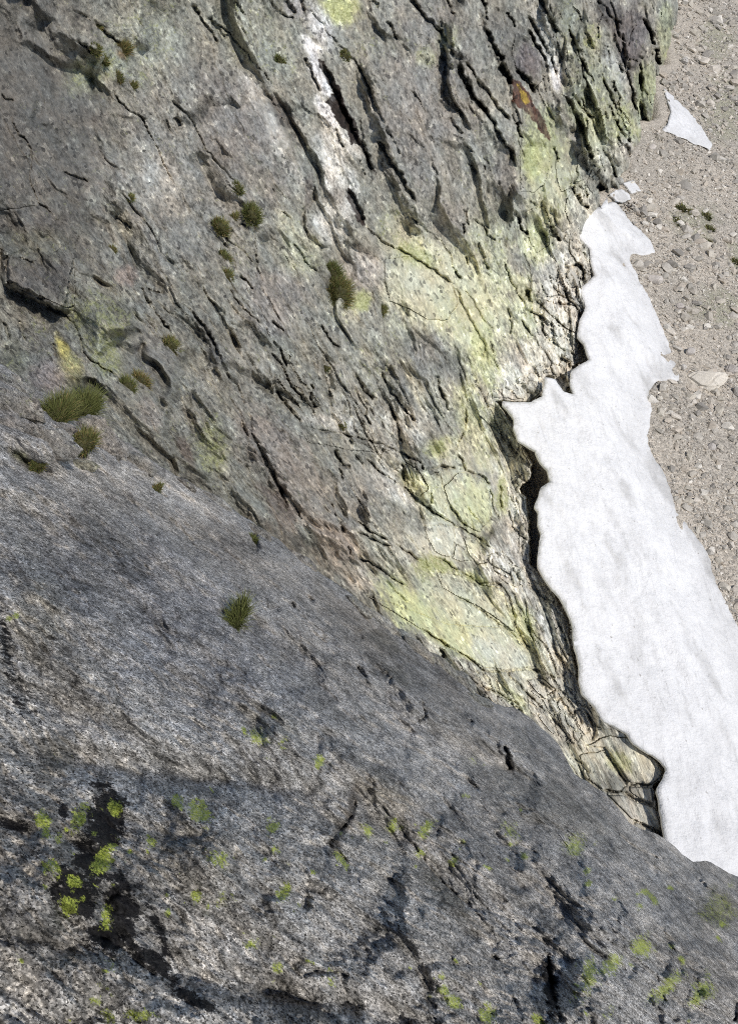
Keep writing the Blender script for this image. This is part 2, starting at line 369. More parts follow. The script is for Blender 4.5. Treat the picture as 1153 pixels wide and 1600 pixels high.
CRACKS = [
 ('l', 40, 24, [440,60,470,200,480,330,520,400]), ('r', 30, 26, [575,60,600,200,640,300,700,420]), ('r', 36, 18, [330,480,353,580,410,708,475,821]), ('l', 30, 16, [180,260,230,330,330,420,350,440]), ('r', 30, 18, [353,446,426,530,449,580,496,644]), ('r', 30, 16, [593,579,639,649,660,720]),
 ('l', 40, 20, [700,180,760,280,800,300]), ('r', 30, 20, [802,156,830,240,870,330,880,400]), ('r', 26, 18, [869,146,900,200,930,280]), ('r', 24, 16, [950,161,990,240]), ('l', 30, 16, [60,316,120,420,170,579]), ('r', 28, 16, [260,150,320,240,400,330,460,420]), ('l', 30, 16, [640,340,720,450,770,560]), ('r', 26, 14, [500,520,560,640,640,740]), ('r', 30, 18, [690,0,740,110,800,240]),
 ('l', 9, 10, [112,0,114,39,120,78,130,117,142,151,148,177,159,203,174,242,182,260,183,300,180,340]),
 ('c', 4, 10, [112,13,135,29,156,44,169,56,193,72]), ('r', 6, 3, [112,13,135,29,156,44,169,56,193,72]), ('c', 3, 10, [118,61,135,75,146,86]),
 ('c', 2.5, 7, [177,138,185,159,198,169,221,185,232,206,247,234,260,268,276,294]), ('c', 2.2, 7, [265,154,300,187,321,234,347,263,373,289]), ('c', 5, 9, [272,183,283,198]),
 ('c', 2.5, 6, [3,146,8,156,23,156]), ('c', 2.6, 6, [16,180,26,206,42,221,49,234,47,273,49,288,60,316,91,342]), ('c', 2.5, 7, [99,268,115,275,140,286]),
 ('c', 4, 12, [300,5,313,29,331,52,342,70]), ('c', 6, 13, [326,26,342,49,355,62]), ('c', 2.6, 9, [334,34,357,52,386,83,414,117,422,135]), ('c', 4, 10, [415,143,430,166,446,198,459,221]), ('l', 8, 8, [415,143,430,166,446,198,459,221]),
 ('c', 3, 7, [365,0,381,21]), ('c', 3, 9, [422,0,438,23,461,29]), ('c', 7, 14, [446,0,461,23]), ('c', 6, 12, [469,-4,474,21]),
 ('c', 2.4, 7, [480,10,508,44,526,68,542,81,558,101,573,130,584,161]), ('c', 5, 11, [558,101,576,135,586,169,604,203]), ('r', 12, 10, [560,99,576,135,586,169,604,203,617,265]),
 ('c', 6, 17, [589,216,602,238,610,255,624,271,635,297,652,317]), ('c', 4, 8, [600,196,612,215,624,245]),
 ('r', 14, 9, [500,90,514,108,526,132,537,160,550,188,560,212,571,236,584,275]), ('c', 8, 16, [500,96,512,118,524,142,534,170,548,200,560,222,574,250,583,273]), ('c', 3.5, 15, [473,89,484,107,492,127,499,144]),
 ('c', 7, 16, [543,295,553,312,562,332,569,352]), ('r', 10, 6, [543,295,553,312,562,332,569,352]), ('c', 3, 10, [566,345,582,365,597,378,615,386,637,397,652,407,675,420,701,439,712,447]), ('c', 2.2, 6, [712,447,719,470,733,496,748,522,758,540,753,566]),
 ('c', 5, 11, [492,280,491,308,473,334,473,352,484,372,501,385,517,393]), ('c', 3, 8, [545,187,552,200,560,206]), ('c', 2.5, 7, [525,200,530,222,540,232]), ('c', 3.5, 9, [556,245,566,262,572,275]),
 ('c', 6, 14, [638,-5,654,16,664,29,677,39,690,55,703,73,711,96]), ('r', 13, 14, [638,-10,654,16,677,39,690,55,703,73,711,96,721,122,737,151]), ('c', 4.5, 12, [711,96,721,122,737,151,753,167,768,187,781,216,799,237,806,262]),
 ('c', 6, 16, [695,-6,703,16,714,28]), ('c', 4.5, 13, [750,-6,760,21,760,33]), ('c', 6.5, 18, [760,44,768,68,776,83,789,95]), ('c', 8, 18, [778,104,789,115,794,122,798,134]), ('r', 9, 12, [750,0,760,31,768,68,776,83,789,95,800,120]),
 ('c', 5, 14, [825,45,838,73,851,91,855,119]), ('c', 6, 16, [805,110,823,125,836,146]), ('c', 5.5, 13, [604,31,612,44,620,62]), ('c', 5, 10, [581,0,591,13]), ('c', 4, 10, [700,182,711,198,722,212]),
 ('c', 2, 5, [721,224,742,239,760,268]), ('c', 2, 5, [729,255,747,271]), ('c', 5, 14, [716,99,728,128,740,154,760,176]), ('c', 5.5, 14, [742,122,758,140,776,167,797,190]), ('c', 4.5, 12, [727,96,742,120,753,143]), ('c', 3.5, 8, [685,88,706,109]),
 ('c', 4, 11, [806,190,813,218]), ('l', 6, 10, [802,156,805,187,810,229,807,260,807,286]), ('c', 4.5, 10, [560,187,570,234,581,275]), ('c', 3, 7, [792,18,805,44]), ('c', 2, 5, [640,140,655,160,668,180]), ('c', 2, 5, [690,140,702,165]),
 ('c', 6, 14, [841,-6,859,31,869,54]), ('c', 5, 12, [822,20,838,50,852,75,862,100,870,125]), ('r', 10, 10, [841,-6,859,31,869,54,880,90]), ('c', 7, 12, [927,-6,960,34,971,68,976,96,984,117]), ('r', 12, 10, [927,-10,960,34,971,68,976,96,984,117]),
 ('c', 5, 11, [1002,26,1015,52,1020,73]), ('c', 5, 14, [1023,75,1027,104]), ('c', 4, 9, [1000,78,1000,125,1000,146,1003,193]), ('c', 7, 14, [1004,186,1008,197]), ('c', 3, 7, [1026,125,1028,146,1023,172]), ('c', 4, 10, [1041,150,1043,193]),
 ('c', 4.5, 13, [869,146,888,156,898,177,911,208,919,242,924,271]), ('c', 3, 9, [893,146,906,167,929,187]), ('c', 5, 14, [950,161,958,187,971,206,987,226]), ('c', 7, 15, [974,224,984,245]), ('c', 4.5, 12, [940,229,955,255,961,281]), ('c', 4, 10, [919,224,924,250,930,262]),
 ('c', 10, 14, [932,288,945,300]), ('c', 3, 7, [864,229,872,255]), ('c', 4, 9, [958,125,961,146]), ('c', 3, 9, [885,34,906,91,929,133]), ('c', 3, 8, [890,60,905,100,920,140]), ('r', 8, 8, [869,146,898,177,911,208,924,271]),
 ('c', 3, 8, [960,60,985,130,992,180]), ('c', 3, 8, [940,120,962,170,985,215]), ('c', 3, 8, [905,150,925,190,935,215]),
 ('r', 9, 60, [8,380,10,394,10,436,18,446,47,460,78,473,101,483,115,482]), ('c', 7, 30, [10,394,10,436,18,446,47,460,78,473]), ('c', 2.4, 8, [101,485,114,506,128,532,128,551,146,566,169,579,190,590]),
 ('c', 2, 6, [16,400,34,405,55,410]), ('c', 2, 5, [57,379,66,405,75,431]), ('c', 2, 5, [180,340,205,355]), ('c', 5, 7, [176,330,182,345]), ('c', 3.2, 9, [218,446,231,472,250,498,268,519]), ('c', 6, 12, [5,503,16,530]), ('c', 3, 7, [83,535,88,561]), ('c', 3, 7, [30,500,40,535]), ('c', 2.5, 6, [230,450,245,455,258,460]),
 ('c', 3, 9, [441,329,457,345]), ('c', 2.4, 8, [459,379,478,410,498,428]), ('c', 4, 12, [353,446,371,472,392,493,410,509,426,530,439,550,449,580]), ('l', 6, 7, [353,446,371,472,392,493,410,509,426,530,439,550]), ('c', 3, 8, [374,431,397,454]), ('c', 4, 9, [423,501,446,519]),
 ('c', 5, 9, [290,480,314,504,332,530,342,556,353,580,374,612,387,646]), ('r', 15, 10, [290,480,314,504,332,530,342,556,353,580]), ('c', 6, 10, [387,640,395,677,410,708,426,742,439,768,450,794]), ('r', 14, 8, [387,646,410,708,439,768]),
 ('c', 3, 9, [501,506,514,530,530,545]), ('c', 2, 5, [395,355,400,389,402,441]), ('c', 3, 6, [350,390,354,372,372,352,390,350]), ('c', 3, 9, [639,337,662,355,686,376,701,397,709,420,722,441]), ('c', 7, 11, [711,424,718,438]), ('c', 2.2, 7, [725,449,740,473,753,496,772,517]),
 ('c', 3, 9, [725,327,733,355]), ('c', 4, 9, [722,348,724,366]), ('c', 3, 8, [727,398,731,416]), ('c', 5, 10, [743,380,751,395,762,424]), ('c', 4, 13, [805,327,808,342,816,361,825,367]), ('c', 2.5, 7, [738,340,756,355,761,368,777,379]),
 ('c', 2, 7, [785,407,798,439,816,473]), ('c', 5, 12, [821,452,831,475]), ('c', 4, 12, [816,486,831,488,853,501]), ('c', 2.5, 7, [792,480,798,504,796,525]), ('c', 2.5, 8, [766,530,769,553,779,580]), ('l', 9, 7, [628,486,670,506,691,522,707,548,707,580]),
 ('c', 5, 12, [824,311,840,325]), ('c', 5, 12, [861,353,866,368,876,375]), ('c', 5, 14, [900,303,910,320,919,328]), ('c', 4, 11, [892,291,902,314]), ('c', 3.5, 9, [913,288,918,310]),
 ('c', 2.4, 9, [811,496,829,522,848,545,863,569]), ('c', 2, 8, [842,501,855,530,876,545,902,556]), ('c', 2, 6, [834,467,850,483,887,514]), ('c', 2.4, 9, [866,473,900,478,906,496,906,506,900,522]), ('c', 2.2, 8, [858,436,871,460,887,467]), ('c', 2.2, 8, [879,452,887,467,900,478]), ('c', 4, 11, [881,422,902,413,912,426,910,441]), ('c', 5, 14, [874,556,892,576]),
 ('c', 3, 9, [423,548,439,571,457,605,478,628,496,644]), ('c', 4, 9, [429,608,442,626,460,649,475,665]), ('c', 5, 14, [486,597,486,626,494,641]), ('c', 3, 11, [473,667,504,673,530,678,567,686,598,694,626,707,652,720,665,735]), ('l', 5, 7, [473,667,504,673,530,678,567,686,598,694,626,707]),
 ('c', 2.4, 7, [533,600,546,615,564,644,582,665]), ('c', 4, 9, [556,587,567,608,582,623]), ('c', 3.6, 9, [593,579,613,615,639,649,652,660]), ('c', 2.4, 8, [608,628,624,675,629,696]), ('c', 3.6, 10, [569,712,587,733,616,753,655,782,676,800,700,813]),
 ('c', 3.6, 9, [629,722,632,766]), ('c', 3, 9, [673,769,673,790]), ('c', 6, 9, [514,785,530,813,538,834]), ('c', 7, 9, [400,686,408,707,434,756,462,792,475,821,490,850]), ('r', 12, 8, [400,686,434,756,475,821]), ('c', 3, 7, [522,700,535,728,550,730]), ('c', 3, 7, [523,700,535,753]),
 ('c', 3.6, 10, [681,583,684,602,694,625,702,646]), ('c', 2, 6, [739,594,760,630,767,664,793,693]), ('c', 3, 9, [793,693,809,711,830,731]), ('c', 3, 7, [804,734,822,756]), ('c', 2, 7, [728,635,726,672,715,695,710,706]), ('c', 3.6, 11, [655,727,668,737,684,729,713,732]),
 ('c', 3.2, 10, [713,708,723,719,726,734,757,747,765,763]), ('c', 2.8, 9, [765,763,770,794,780,815]), ('c', 3.6, 10, [780,758,782,796]), ('c', 2.4, 8, [793,794,801,823,822,846]), ('c', 4.5, 9, [702,789,715,810,731,825]), ('c', 2, 5, [728,789,752,820]), ('c', 2.8, 9, [663,789,692,810,710,820,744,838,772,860]),
 ('c', 2.4, 9, [676,859,679,869,702,882,726,898,747,911,765,911,781,914,791,924,801,955,809,987,820,1007,838,1020]), ('c', 1.8, 7, [705,932,726,937,749,953,781,976,807,997,835,1018]), ('c', 2.4, 8, [796,919,820,966,833,1002,843,1041]), ('c', 2, 7, [817,932,827,981,835,1013]),
 ('c', 4.5, 11, [799,882,809,903,833,921,853,934,869,947]), ('c', 3, 11, [848,945,861,987,869,1023,879,1033]), ('c', 3, 11, [872,971,879,997,890,1028]), ('c', 2.4, 10, [653,976,679,997,705,1013,736,1031,757,1049,796,1049,822,1044,843,1049,869,1059,890,1052]),
 ('c', 5, 12, [687,1011,695,1030]), ('c', 3.6, 12, [719,1047,736,1063]), ('c', 3, 11, [749,1070,767,1078,786,1088,822,1109]), ('c', 2.8, 9, [555,813,572,826,620,852,660,880]), ('c', 2.4, 8, [556,830,600,850,650,868]), ('c', 3, 9, [540,845,548,866,580,880,606,898,640,920]), ('c', 1.8, 5, [600,905,618,925,640,944]),
 ('c', 3, 10, [943,1167,959,1195,981,1226]), ('c', 3, 9, [981,1226,1018,1226]), ('c', 3.6, 13, [940,1235,975,1239,997,1251,1024,1258]), ('c', 3, 11, [987,1282,1012,1292,1040,1307]), ('c', 2.4, 9, [822,1082,850,1110,875,1135,890,1157,912,1176]), ('c', 6, 12, [884,1114,903,1114,906,1132]),
 ('c', 3.6, 10, [915,1110,931,1135,925,1160]), ('c', 3, 9, [884,1157,893,1182,912,1195,918,1213]), ('c', 3, 9, [790,1048,809,1070,837,1095]), ('c', 3, 9, [850,1095,880,1090,895,1100]), ('c', 3, 9, [835,1060,860,1075,885,1085,905,1105]),
]
DP = np.zeros(WU.shape)                        # relief in picture pixels, turned into metres by the local scale
wa = WA + 16 * fbm(WA / 70., WB / 150., 3, 4); wb = WB + 30 * fbm(WA / 70., WB / 150., 8, 4)
smooth = np.ones(WU.shape)
for cu, cv, ru, rv, ang in ((60, 190, 120, 250, -8), (225, 570, 70, 70, 0), (690, 450, 110, 62, 35), (725, 495, 60, 50, 40), (725, 975, 135, 50, 31), (640, 950, 80, 30, 38), (700, 850, 60, 40, 20), (860, 260, 45, 60, 20), (430, 190, 16, 60, -28), (975, 1192, 90, 50, 25), (995, 1262, 60, 50, 15), (735, 760, 55, 60, 20)):
    du, dv = WU - cu, WV - cv; ca, sa = math.cos(R(ang)), math.sin(R(ang))
    smooth *= 1 - (.8 if cu > 300 else .5) * (1 - sstep(.6, 1.2, np.hypot((du * ca + dv * sa) / ru, (-du * sa + dv * ca) / rv)))
FC = np.stack([WA / 20., WB / 20., smooth], -1)
flk = 0.                                      # splintery rock: top right corner, the broken strip below it and the ribs in the middle
for cu, cv, ru, rv, ang in ((940, 120, 110, 150, 0), (880, 500, 60, 90, 0), (470, 600, 60, 80, -20), (700, 130, 60, 110, -25), (580, 650, 60, 60, 0), (860, 1000, 40, 90, -15)):
    du, dv = WU - cu, WV - cv; ca, sa = math.cos(R(ang)), math.sin(R(ang))
    flk = np.maximum(flk, 1 - sstep(.4, 1.1, np.hypot((du * ca + dv * sa) / ru, (-du * sa + dv * ca) / rv)))
for s_, ca, cb, amp, til in ((40, 170., 330., 8., 84.), (50, 64., 150., 8., 46.), (60, 26., 66., 1.6, 5.5), (66, 9., 20., .8, 2.0)):
    f1, e, ra, rb, ox, oy = worley(wa / ca, wb / cb, s_)
    DP += (amp * (ra - .5) + til * ((rb - .5) * 2 * ox + (ra - .5) * oy * 1.2)) * lerp(.12, 1, smooth) * (sstep(0, .27, e) if ca > 50 else lerp(.3, 1, sstep(0, .2, e)))
DP += (8.0 * fbm(wa / 70., wb / 160., 70, 3) + 2.6 * (1 + 1.3 * flk) * fbm(wa / 13., wb / 40., 75, 4, .65)) * smooth
_, e_, ra_, rb_, ox_, oy_ = worley(wa / 13., wb / 48., 610); DP += flk * (7 * (ra_ - .5) + 14 * (rb_ - .5) * ox_)
# the broken belt along the foot
for s_, la, lb, dep, wd in ((480, 30., 420., 4., .06), (484, 16., 170., 1.8, .09)):      # thin joints down the foliation
    qn = noise(wa / la, wb / lb, s_); gate = sstep(.05, .4, noise(wa / la / 2.5, wb / lb * 1.3, s_ + 1))
    DP -= dep * gate * np.exp(-(qn / wd) ** 2) * lerp(.3, 1, smooth)
DP = feature_disp(WU, WV, [(k_, (max(2.2, w_ * .85) if w_ < 4 else 3.4 + (w_ - 4) * .55) if k_ == 'c' else w_, d_ if k_ == 'c' else d_ * .75, p_) for k_, w_, d_, p_ in CRACKS], DP, 2.6, 14.)
gy_, gx_ = np.gradient(T0, STEP); OBL = np.clip(np.sqrt(1 + (gx_ ** 2 + gy_ ** 2) / PXM ** 2), 1, 4.2)   # how obliquely the wall is seen: relief is measured square to it
DISP = DP * PXM * OBL * .8

er = WU > 690; eu = WU[er] + 1.6 * fbm(WU[er] / 9., WV[er] / 9., 431, 3); ev = WV[er] + 1.6 * fbm(WU[er] / 9., WV[er] / 9., 435, 3)
EDGE = np.full(WU.shape, 500.); INR = np.ones(WU.shape, bool); foot_poly = FOOT + [(-900, 1900), (-900, -260)]
EDGE[er] = pl_dist(eu, ev, FOOT)[0]; INR[er] = inside(eu, ev, foot_poly)
SDF = np.where(INR, -np.abs(EDGE), np.abs(EDGE))     # negative on the rock, positive past its foot
# broken belt: blocks along the foot, and the rubble corner above the big pale block
zone = np.maximum(np.exp(-np.maximum(-SDF - 10, 0) / 12.) * sstep(330, 380, WV), 0)
for cu, cv, ru, rv, ang in ((880, 1110, 75, 45, 40), (800, 890, 40, 25, 35), (870, 480, 40, 60, 10), (850, 600, 50, 22, 0), (915, 270, 30, 45, 25), (760, 1070, 70, 18, 40)):
    du, dv = WU - cu, WV - cv; ca, sa = math.cos(R(ang)), math.sin(R(ang))
    zone = np.maximum(zone, 1 - sstep(.7, 1.15, np.hypot((du * ca + dv * sa) / ru, (-du * sa + dv * ca) / rv)))
zw = fbm(WU / 25., WV / 25., 441, 3)
_, ze, zra, zrb, zox, zoy = worley((WA + 7 * zw) / 19., (WB + 7 * zw) / 34., 450)
zone = sstep(.42, .58, zone + .15 * zw) * sstep(.25, .8, smooth)
DISP = DISP + zone * PXM * OBL * .6 * (4 * (zra - .4) + 7 * ((zrb - .5) * zox + (zra - .5) * zoy) - 5 * np.exp(-(ze / .06) ** 2))

TW = T0 - DISP * 1.25
gapw = np.clip(sstep(606, 640, WV) * (1 - sstep(900, 960, WV)) + sstep(1190, 1215, WV), 0, 1)
TW = TW + np.where(WV > 300, lerp(2.5, 9., gapw), 3.) * sstep(0, 3.5, SDF) + sstep(0, 60, SDF) * 10
PW = RAY * TW[..., None]

def blobs(u, v, base, lst, wn=None):
    col = np.broadcast_to(np.array(base, float), u.shape + (3,)).copy(); al = np.zeros(u.shape)
    for (cu, cv, ru, rv, ang, c, k, la) in lst:
        m = (np.abs(u - cu) < 2.2 * max(ru, rv)) & (np.abs(v - cv) < 2.2 * max(ru, rv))
        if not m.any(): continue
        du = u[m] - cu; dv = v[m] - cv; ca, sa = math.cos(R(ang)), math.sin(R(ang))
        q = np.hypot((du * ca + dv * sa) / ru, (-du * sa + dv * ca) / rv)
        if wn is not None: q = q + .5 * wn[m]
        w = k * (1 - sstep(.45, 1.2, q)) if c is not None else 1 - sstep(-.1, 1.5, q)
        if c is not None: col[m] = lerp(col[m], np.array(c), w[..., None])
        if la is not None: al[m] = lerp(al[m], la, np.minimum(1, w / max(k, .01))) if c is not None else np.maximum(al[m], la * w)
    return col, al
GREY = (.218, .215, .190); PURP = (.118, .112, .106); PALE = (.50, .475, .41); YEL = (.42, .42, .25); GRN = (.29, .30, .205); LGT = (.34, .325, .295); QTZ = (.62, .61, .60); STAIN_SHADE = (.022, .014, .011)
PINK = (.25, .22, .195); DKB = (.10, .092, .088)
wn_ = fbm(WA / 24., WB / 60., 91, 5, .8)
WALL_BLOBS = [  # u, v, ru, rv, angle, colour, strength, lichen
 (40, 180, 150, 330, -8, PURP, .9, 0), (55, 400, 75, 90, 10, (.12, .112, .105), .92, 0), (55, 385, 60, 30, 0, (.15, .155, .13), .7, .1), (300, 250, 150, 200, 0, (.225, .212, .20), .6, .05),
 (230, 60, 70, 80, 30, (.25, .255, .215), .8, .25), (150, 110, 30, 60, 60, (.26, .27, .20), .8, .3), (255, 290, 60, 45, 35, (.32, .30, .27), .8, 0), (240, 265, 24, 34, 10, (.30, .30, .29), .9, 0),
 (400, 60, 90, 60, 40, (.25, .255, .215), .8, .2), (420, 190, 18, 110, -28, (.33, .32, .305), .9, 0), (400, 210, 26, 110, -24, (.17, .155, .155), .5, 0), (350, 200, 40, 90, -20, (.17, .155, .15), .6, 0),
 (440, 175, 16, 30, -30, (.10, .085, .075), .85, 0), (530, 15, 36, 28, 0, (.40, .42, .17), .9, .6), (500, 40, 22, 40, -25, (.40, .40, .41), .9, 0), (485, 75, 16, 26, -30, QTZ, .9, 0), (460, 10, 18, 20, 0, (.34, .33, .34), .9, 0),  # the first, dark blob paints the shade right of the long crack
 (500, 120, 13, 50, -28, (.60, .59, .58), .85, 0), (512, 180, 15, 36, -25, QTZ, .95, 0), (532, 290, 26, 50, -10, (.50, .49, .47), .8, 0), (520, 250, 30, 60, -12, (.44, .43, .41), .85, 0), (518, 345, 34, 38, 0, (.46, .45, .43), .9, 0), (545, 225, 16, 34, -25, (.5, .48, .45), .8, 0), (530, 305, 24, 16, -20, (.2, .18, .16), .7, 0), (482, 300, 8, 34, 5, (.14, .12, .11), .8, 0),
 (610, 160, 60, 110, -20, (.215, .205, .18), .7, .1), (575, 80, 30, 40, -20, (.24, .235, .19), .7, .25), (660, 190, 90, 140, -20, (.20, .188, .182), .7, 0), (690, 80, 70, 110, -25, (.185, .175, .165), .7, .05), (665, 90, 18, 20, 0, (.28, .28, .2), .8, .3), (700, 60, 20, 26, 0, (.27, .28, .19), .7, .3),
 (740, 260, 70, 50, 20, (.22, .22, .20), .6, .1), (790, 270, 24, 50, 0, (.17, .165, .165), .7, 0), (800, 70, 40, 70, -20, PURP, .7, 0), (830, 100, 26, 34, -20, (.115, .10, .105), .9, 0),
 (850, 60, 18, 70, -20, (.36, .35, .33), .8, 0), (868, 120, 10, 26, -10, QTZ, .9, 0), (900, 60, 34, 80, -20, (.20, .21, .17), .8, .2), (925, 60, 20, 30, 0, (.30, .29, .19), .7, .4), (985, 60, 36, 80, -10, (.115, .10, .102), .95, 0), (950, 20, 30, 24, 20, (.105, .10, .098), .9, 0),
 (960, 110, 24, 40, -25, (.31, .31, .30), .7, 0), (930, 150, 50, 60, -20, (.25, .265, .195), .8, .25), (1008, 140, 22, 60, 4, (.26, .28, .17), .9, .3), (1040, 60, 14, 60, 0, (.25, .26, .17), .9, .2), (970, 190, 40, 40, -20, (.28, .295, .185), .8, .4), (925, 210, 30, 60, -30, (.31, .33, .22), .8, .3), (900, 230, 16, 40, -10, (.25, .245, .245), .8, 0),
 (955, 250, 24, 40, -30, (.34, .325, .28), .8, .1), (985, 240, 14, 30, -30, (.36, .33, .30), .8, 0), (845, 240, 40, 70, 0, (.33, .35, .20), .95, .35), (830, 250, 18, 30, 0, (.37, .40, .18), .8, .6), (880, 300, 40, 60, 0, (.36, .37, .27), .9, .2), (900, 330, 28, 40, 10, (.45, .43, .37), .8, 0), (850, 330, 40, 50, 0, (.38, .38, .27), .9, .2), (840, 380, 36, 40, 0, (.37, .39, .24), .9, .3),
 (890, 400, 40, 50, 0, (.42, .40, .35), .9, .1), (870, 470, 50, 60, 0, (.48, .44, .39), .9, 0), (850, 560, 60, 60, 20, (.52, .47, .41), .95, 0), (875, 530, 40, 60, 30, (.50, .46, .40), .9, 0), (820, 480, 34, 60, -10, (.40, .41, .28), .9, .3), (790, 590, 24, 40, 0, (.50, .47, .41), .9, 0), (815, 600, 40, 28, 0, (.52, .48, .41), .9, 0),
 (760, 370, 50, 50, 10, (.30, .31, .23), .8, .25), (775, 450, 30, 70, -15, (.38, .39, .27), .9, .35), (740, 440, 20, 30, 0, (.40, .42, .20), .9, .8), (700, 470, 140, 85, 38, (.41, .41, .29), .9, .1), (690, 420, 90, 60, 35, (.43, .42, .30), .95, .15), (650, 400, 34, 20, 30, (.38, .39, .22), .9, .6), (640, 450, 40, 40, 30, (.42, .41, .31), .9, .1), (720, 500, 50, 70, 30, (.43, .43, .29), .95, .25), (755, 560, 24, 70, -6, (.41, .43, .23), .95, .4), (700, 350, 40, 40, 30, (.21, .20, .19), .7, 0), (610, 350, 26, 34, 0, (.30, .29, .22), .8, .3),
 (670, 560, 50, 55, -20, (.20, .198, .19), .95, 0), (640, 600, 30, 60, -25, (.17, .168, .162), .8, 0), (690, 620, 20, 50, -18, (.33, .325, .27), .8, .1), (650, 610, 14, 60, -22, (.36, .35, .28), .7, .1), (735, 650, 30, 60, -6, (.36, .37, .23), .95, .3), (700, 700, 40, 20, 0, (.37, .37, .20), .9, .6), (720, 720, 40, 40, 0, (.36, .35, .27), .8, .2), (785, 660, 20, 44, -30, (.44, .46, .25), .95, .2), (760, 700, 30, 50, 0, (.44, .44, .29), .9, .2),
 (560, 620, 80, 70, 0, (.27, .26, .235), .7, .1), (600, 680, 60, 40, 20, (.33, .315, .28), .8, .05), (640, 660, 40, 40, 30, (.36, .345, .31), .8, 0), (700, 780, 60, 50, 20, (.39, .40, .29), .95, .1), (740, 790, 34, 50, 0, (.41, .43, .25), .95, .2), (610, 725, 24, 30, 0, (.47, .45, .40), .9, 0), (650, 760, 34, 24, 20, (.42, .42, .27), .9, .3), (610, 765, 60, 22, 38, (.46, .44, .40), .9, 0),
 (690, 850, 50, 40, 20, (.47, .46, .38), .95, 0), (745, 860, 24, 24, 0, (.46, .47, .33), .9, .1), (770, 880, 40, 30, 0, (.44, .43, .40), .9, 0), (800, 760, 34, 90, -8, (.50, .48, .39), .95, .05), (810, 860, 26, 80, 0, (.54, .50, .44), .95, 0), (785, 770, 12, 40, 0, (.44, .46, .22), .8, .5),
 (520, 660, 50, 14, 10, (.42, .40, .37), .8, 0), (480, 770, 50, 90, -30, PINK, .9, 0), (420, 700, 50, 80, -30, (.24, .21, .195), .8, 0), (440, 800, 20, 60, -32, (.15, .12, .105), .8, 0), (530, 850, 40, 50, -20, (.30, .25, .215), .9, 0), (560, 900, 34, 30, 20, (.33, .29, .25), .9, 0), (560, 780, 60, 60, 20, (.27, .25, .225), .7, 0),
 (740, 965, 170, 70, 31, (.42, .42, .29), .92, .05), (620, 850, 70, 40, 28, (.36, .345, .29), .9, .05), (620, 800, 50, 26, 35, (.26, .25, .22), .8, .1), (680, 890, 40, 26, 25, (.35, .35, .20), .9, .7), (740, 905, 30, 10, 25, (.40, .40, .22), .9, .5), (735, 930, 75, 22, 25, (.35, .345, .28), .85, .05), (640, 950, 60, 32, 38, (.42, .44, .22), .95, .15), (720, 1000, 80, 30, 32, (.45, .46, .25), .95, .1), (790, 1020, 60, 36, 15, (.50, .485, .37), .95, 0), (760, 960, 80, 30, 32, (.44, .435, .31), .9, .05), (820, 980, 30, 40, -20, (.45, .46, .25), .9, .3), (860, 980, 26, 70, -18, (.54, .51, .43), .95, 0),
 (830, 910, 36, 30, 30, (.46, .44, .38), .9, 0), (690, 1030, 50, 16, 38, (.42, .41, .35), .9, 0), (790, 1075, 60, 24, 35, (.44, .435, .34), .95, 0), (800, 1090, 50, 12, 38, (.43, .46, .27), .9, .1), (870, 1110, 70, 40, 40, (.42, .405, .34), .95, 0), (930, 1170, 50, 40, 40, (.43, .415, .35), .95, 0), (900, 1200, 40, 40, 30, (.42, .41, .33), .9, .05), (1000, 1190, 50, 34, 20, (.47, .455, .36), .95, 0), (968, 1190, 22, 18, 20, (.43, .44, .22), .8, .4), (1000, 1270, 50, 30, 15, (.46, .43, .37), .95, 0), (940, 1090, 40, 50, 40, (.44, .40, .36), .8, 0),
 (150, 500, 60, 60, 0, (.22, .225, .175), .8, .45), (60, 520, 50, 50, 0, (.19, .185, .165), .7, .2), (100, 545, 12, 26, -25, (.45, .38, .07), .9, 0), (110, 575, 26, 26, -30, (.34, .31, .12), .8, .5), (75, 590, 34, 34, -30, (.25, .21, .205), .8, 0), (165, 560, 30, 40, 0, (.26, .27, .19), .8, .5), (20, 560, 30, 30, 0, (.15, .155, .12), .8, .2), (198, 430, 20, 18, 0, (.30, .23, .20), .7, 0), (240, 560, 40, 60, -20, (.19, .185, .18), .7, .1), (130, 610, 30, 26, 0, (.10, .095, .06), .8, .1),
 (300, 650, 60, 80, -30, (.22, .215, .195), .6, .15), (330, 700, 30, 50, 0, (.26, .265, .17), .7, .45), (235, 650, 16, 30, -30, (.30, .25, .22), .7, 0), (290, 705, 10, 30, -25, (.14, .11, .10), .8, 0), (330, 540, 14, 50, -28, (.13, .115, .11), .6, 0), (385, 580, 60, 60, -30, (.25, .24, .22), .6, .1),
 (470, 400, 40, 40, 30, (.34, .345, .26), .8, .2), (450, 350, 30, 20, 40, (.34, .34, .26), .7, .2), (370, 400, 40, 50, 0, (.24, .235, .21), .6, .15), (430, 470, 60, 60, 0, (.23, .21, .205), .7, .0), (540, 480, 34, 34, 0, (.34, .335, .27), .7, .2), (570, 420, 40, 40, 0, (.34, .31, .29), .8, 0), (565, 470, 16, 20, 0, (.38, .40, .18), .8, .7), (590, 560, 50, 60, 0, (.26, .255, .21), .6, .2),
 (190, 85, 12, 8, 40, (.14, .09, .04), .8, 0), (300, 745, 130, 22, 34, (.15, .14, .12), .7, .1), (470, 862, 100, 18, 38, (.15, .13, .11), .7, 0),  # last two blobs paint the gully's shade on the wall behind the slab rim
]
wcol, walpha = blobs(WU, WV, GREY, WALL_BLOBS, wn_)
ju = WU + 2 * zw; jv = WV + 2 * zw
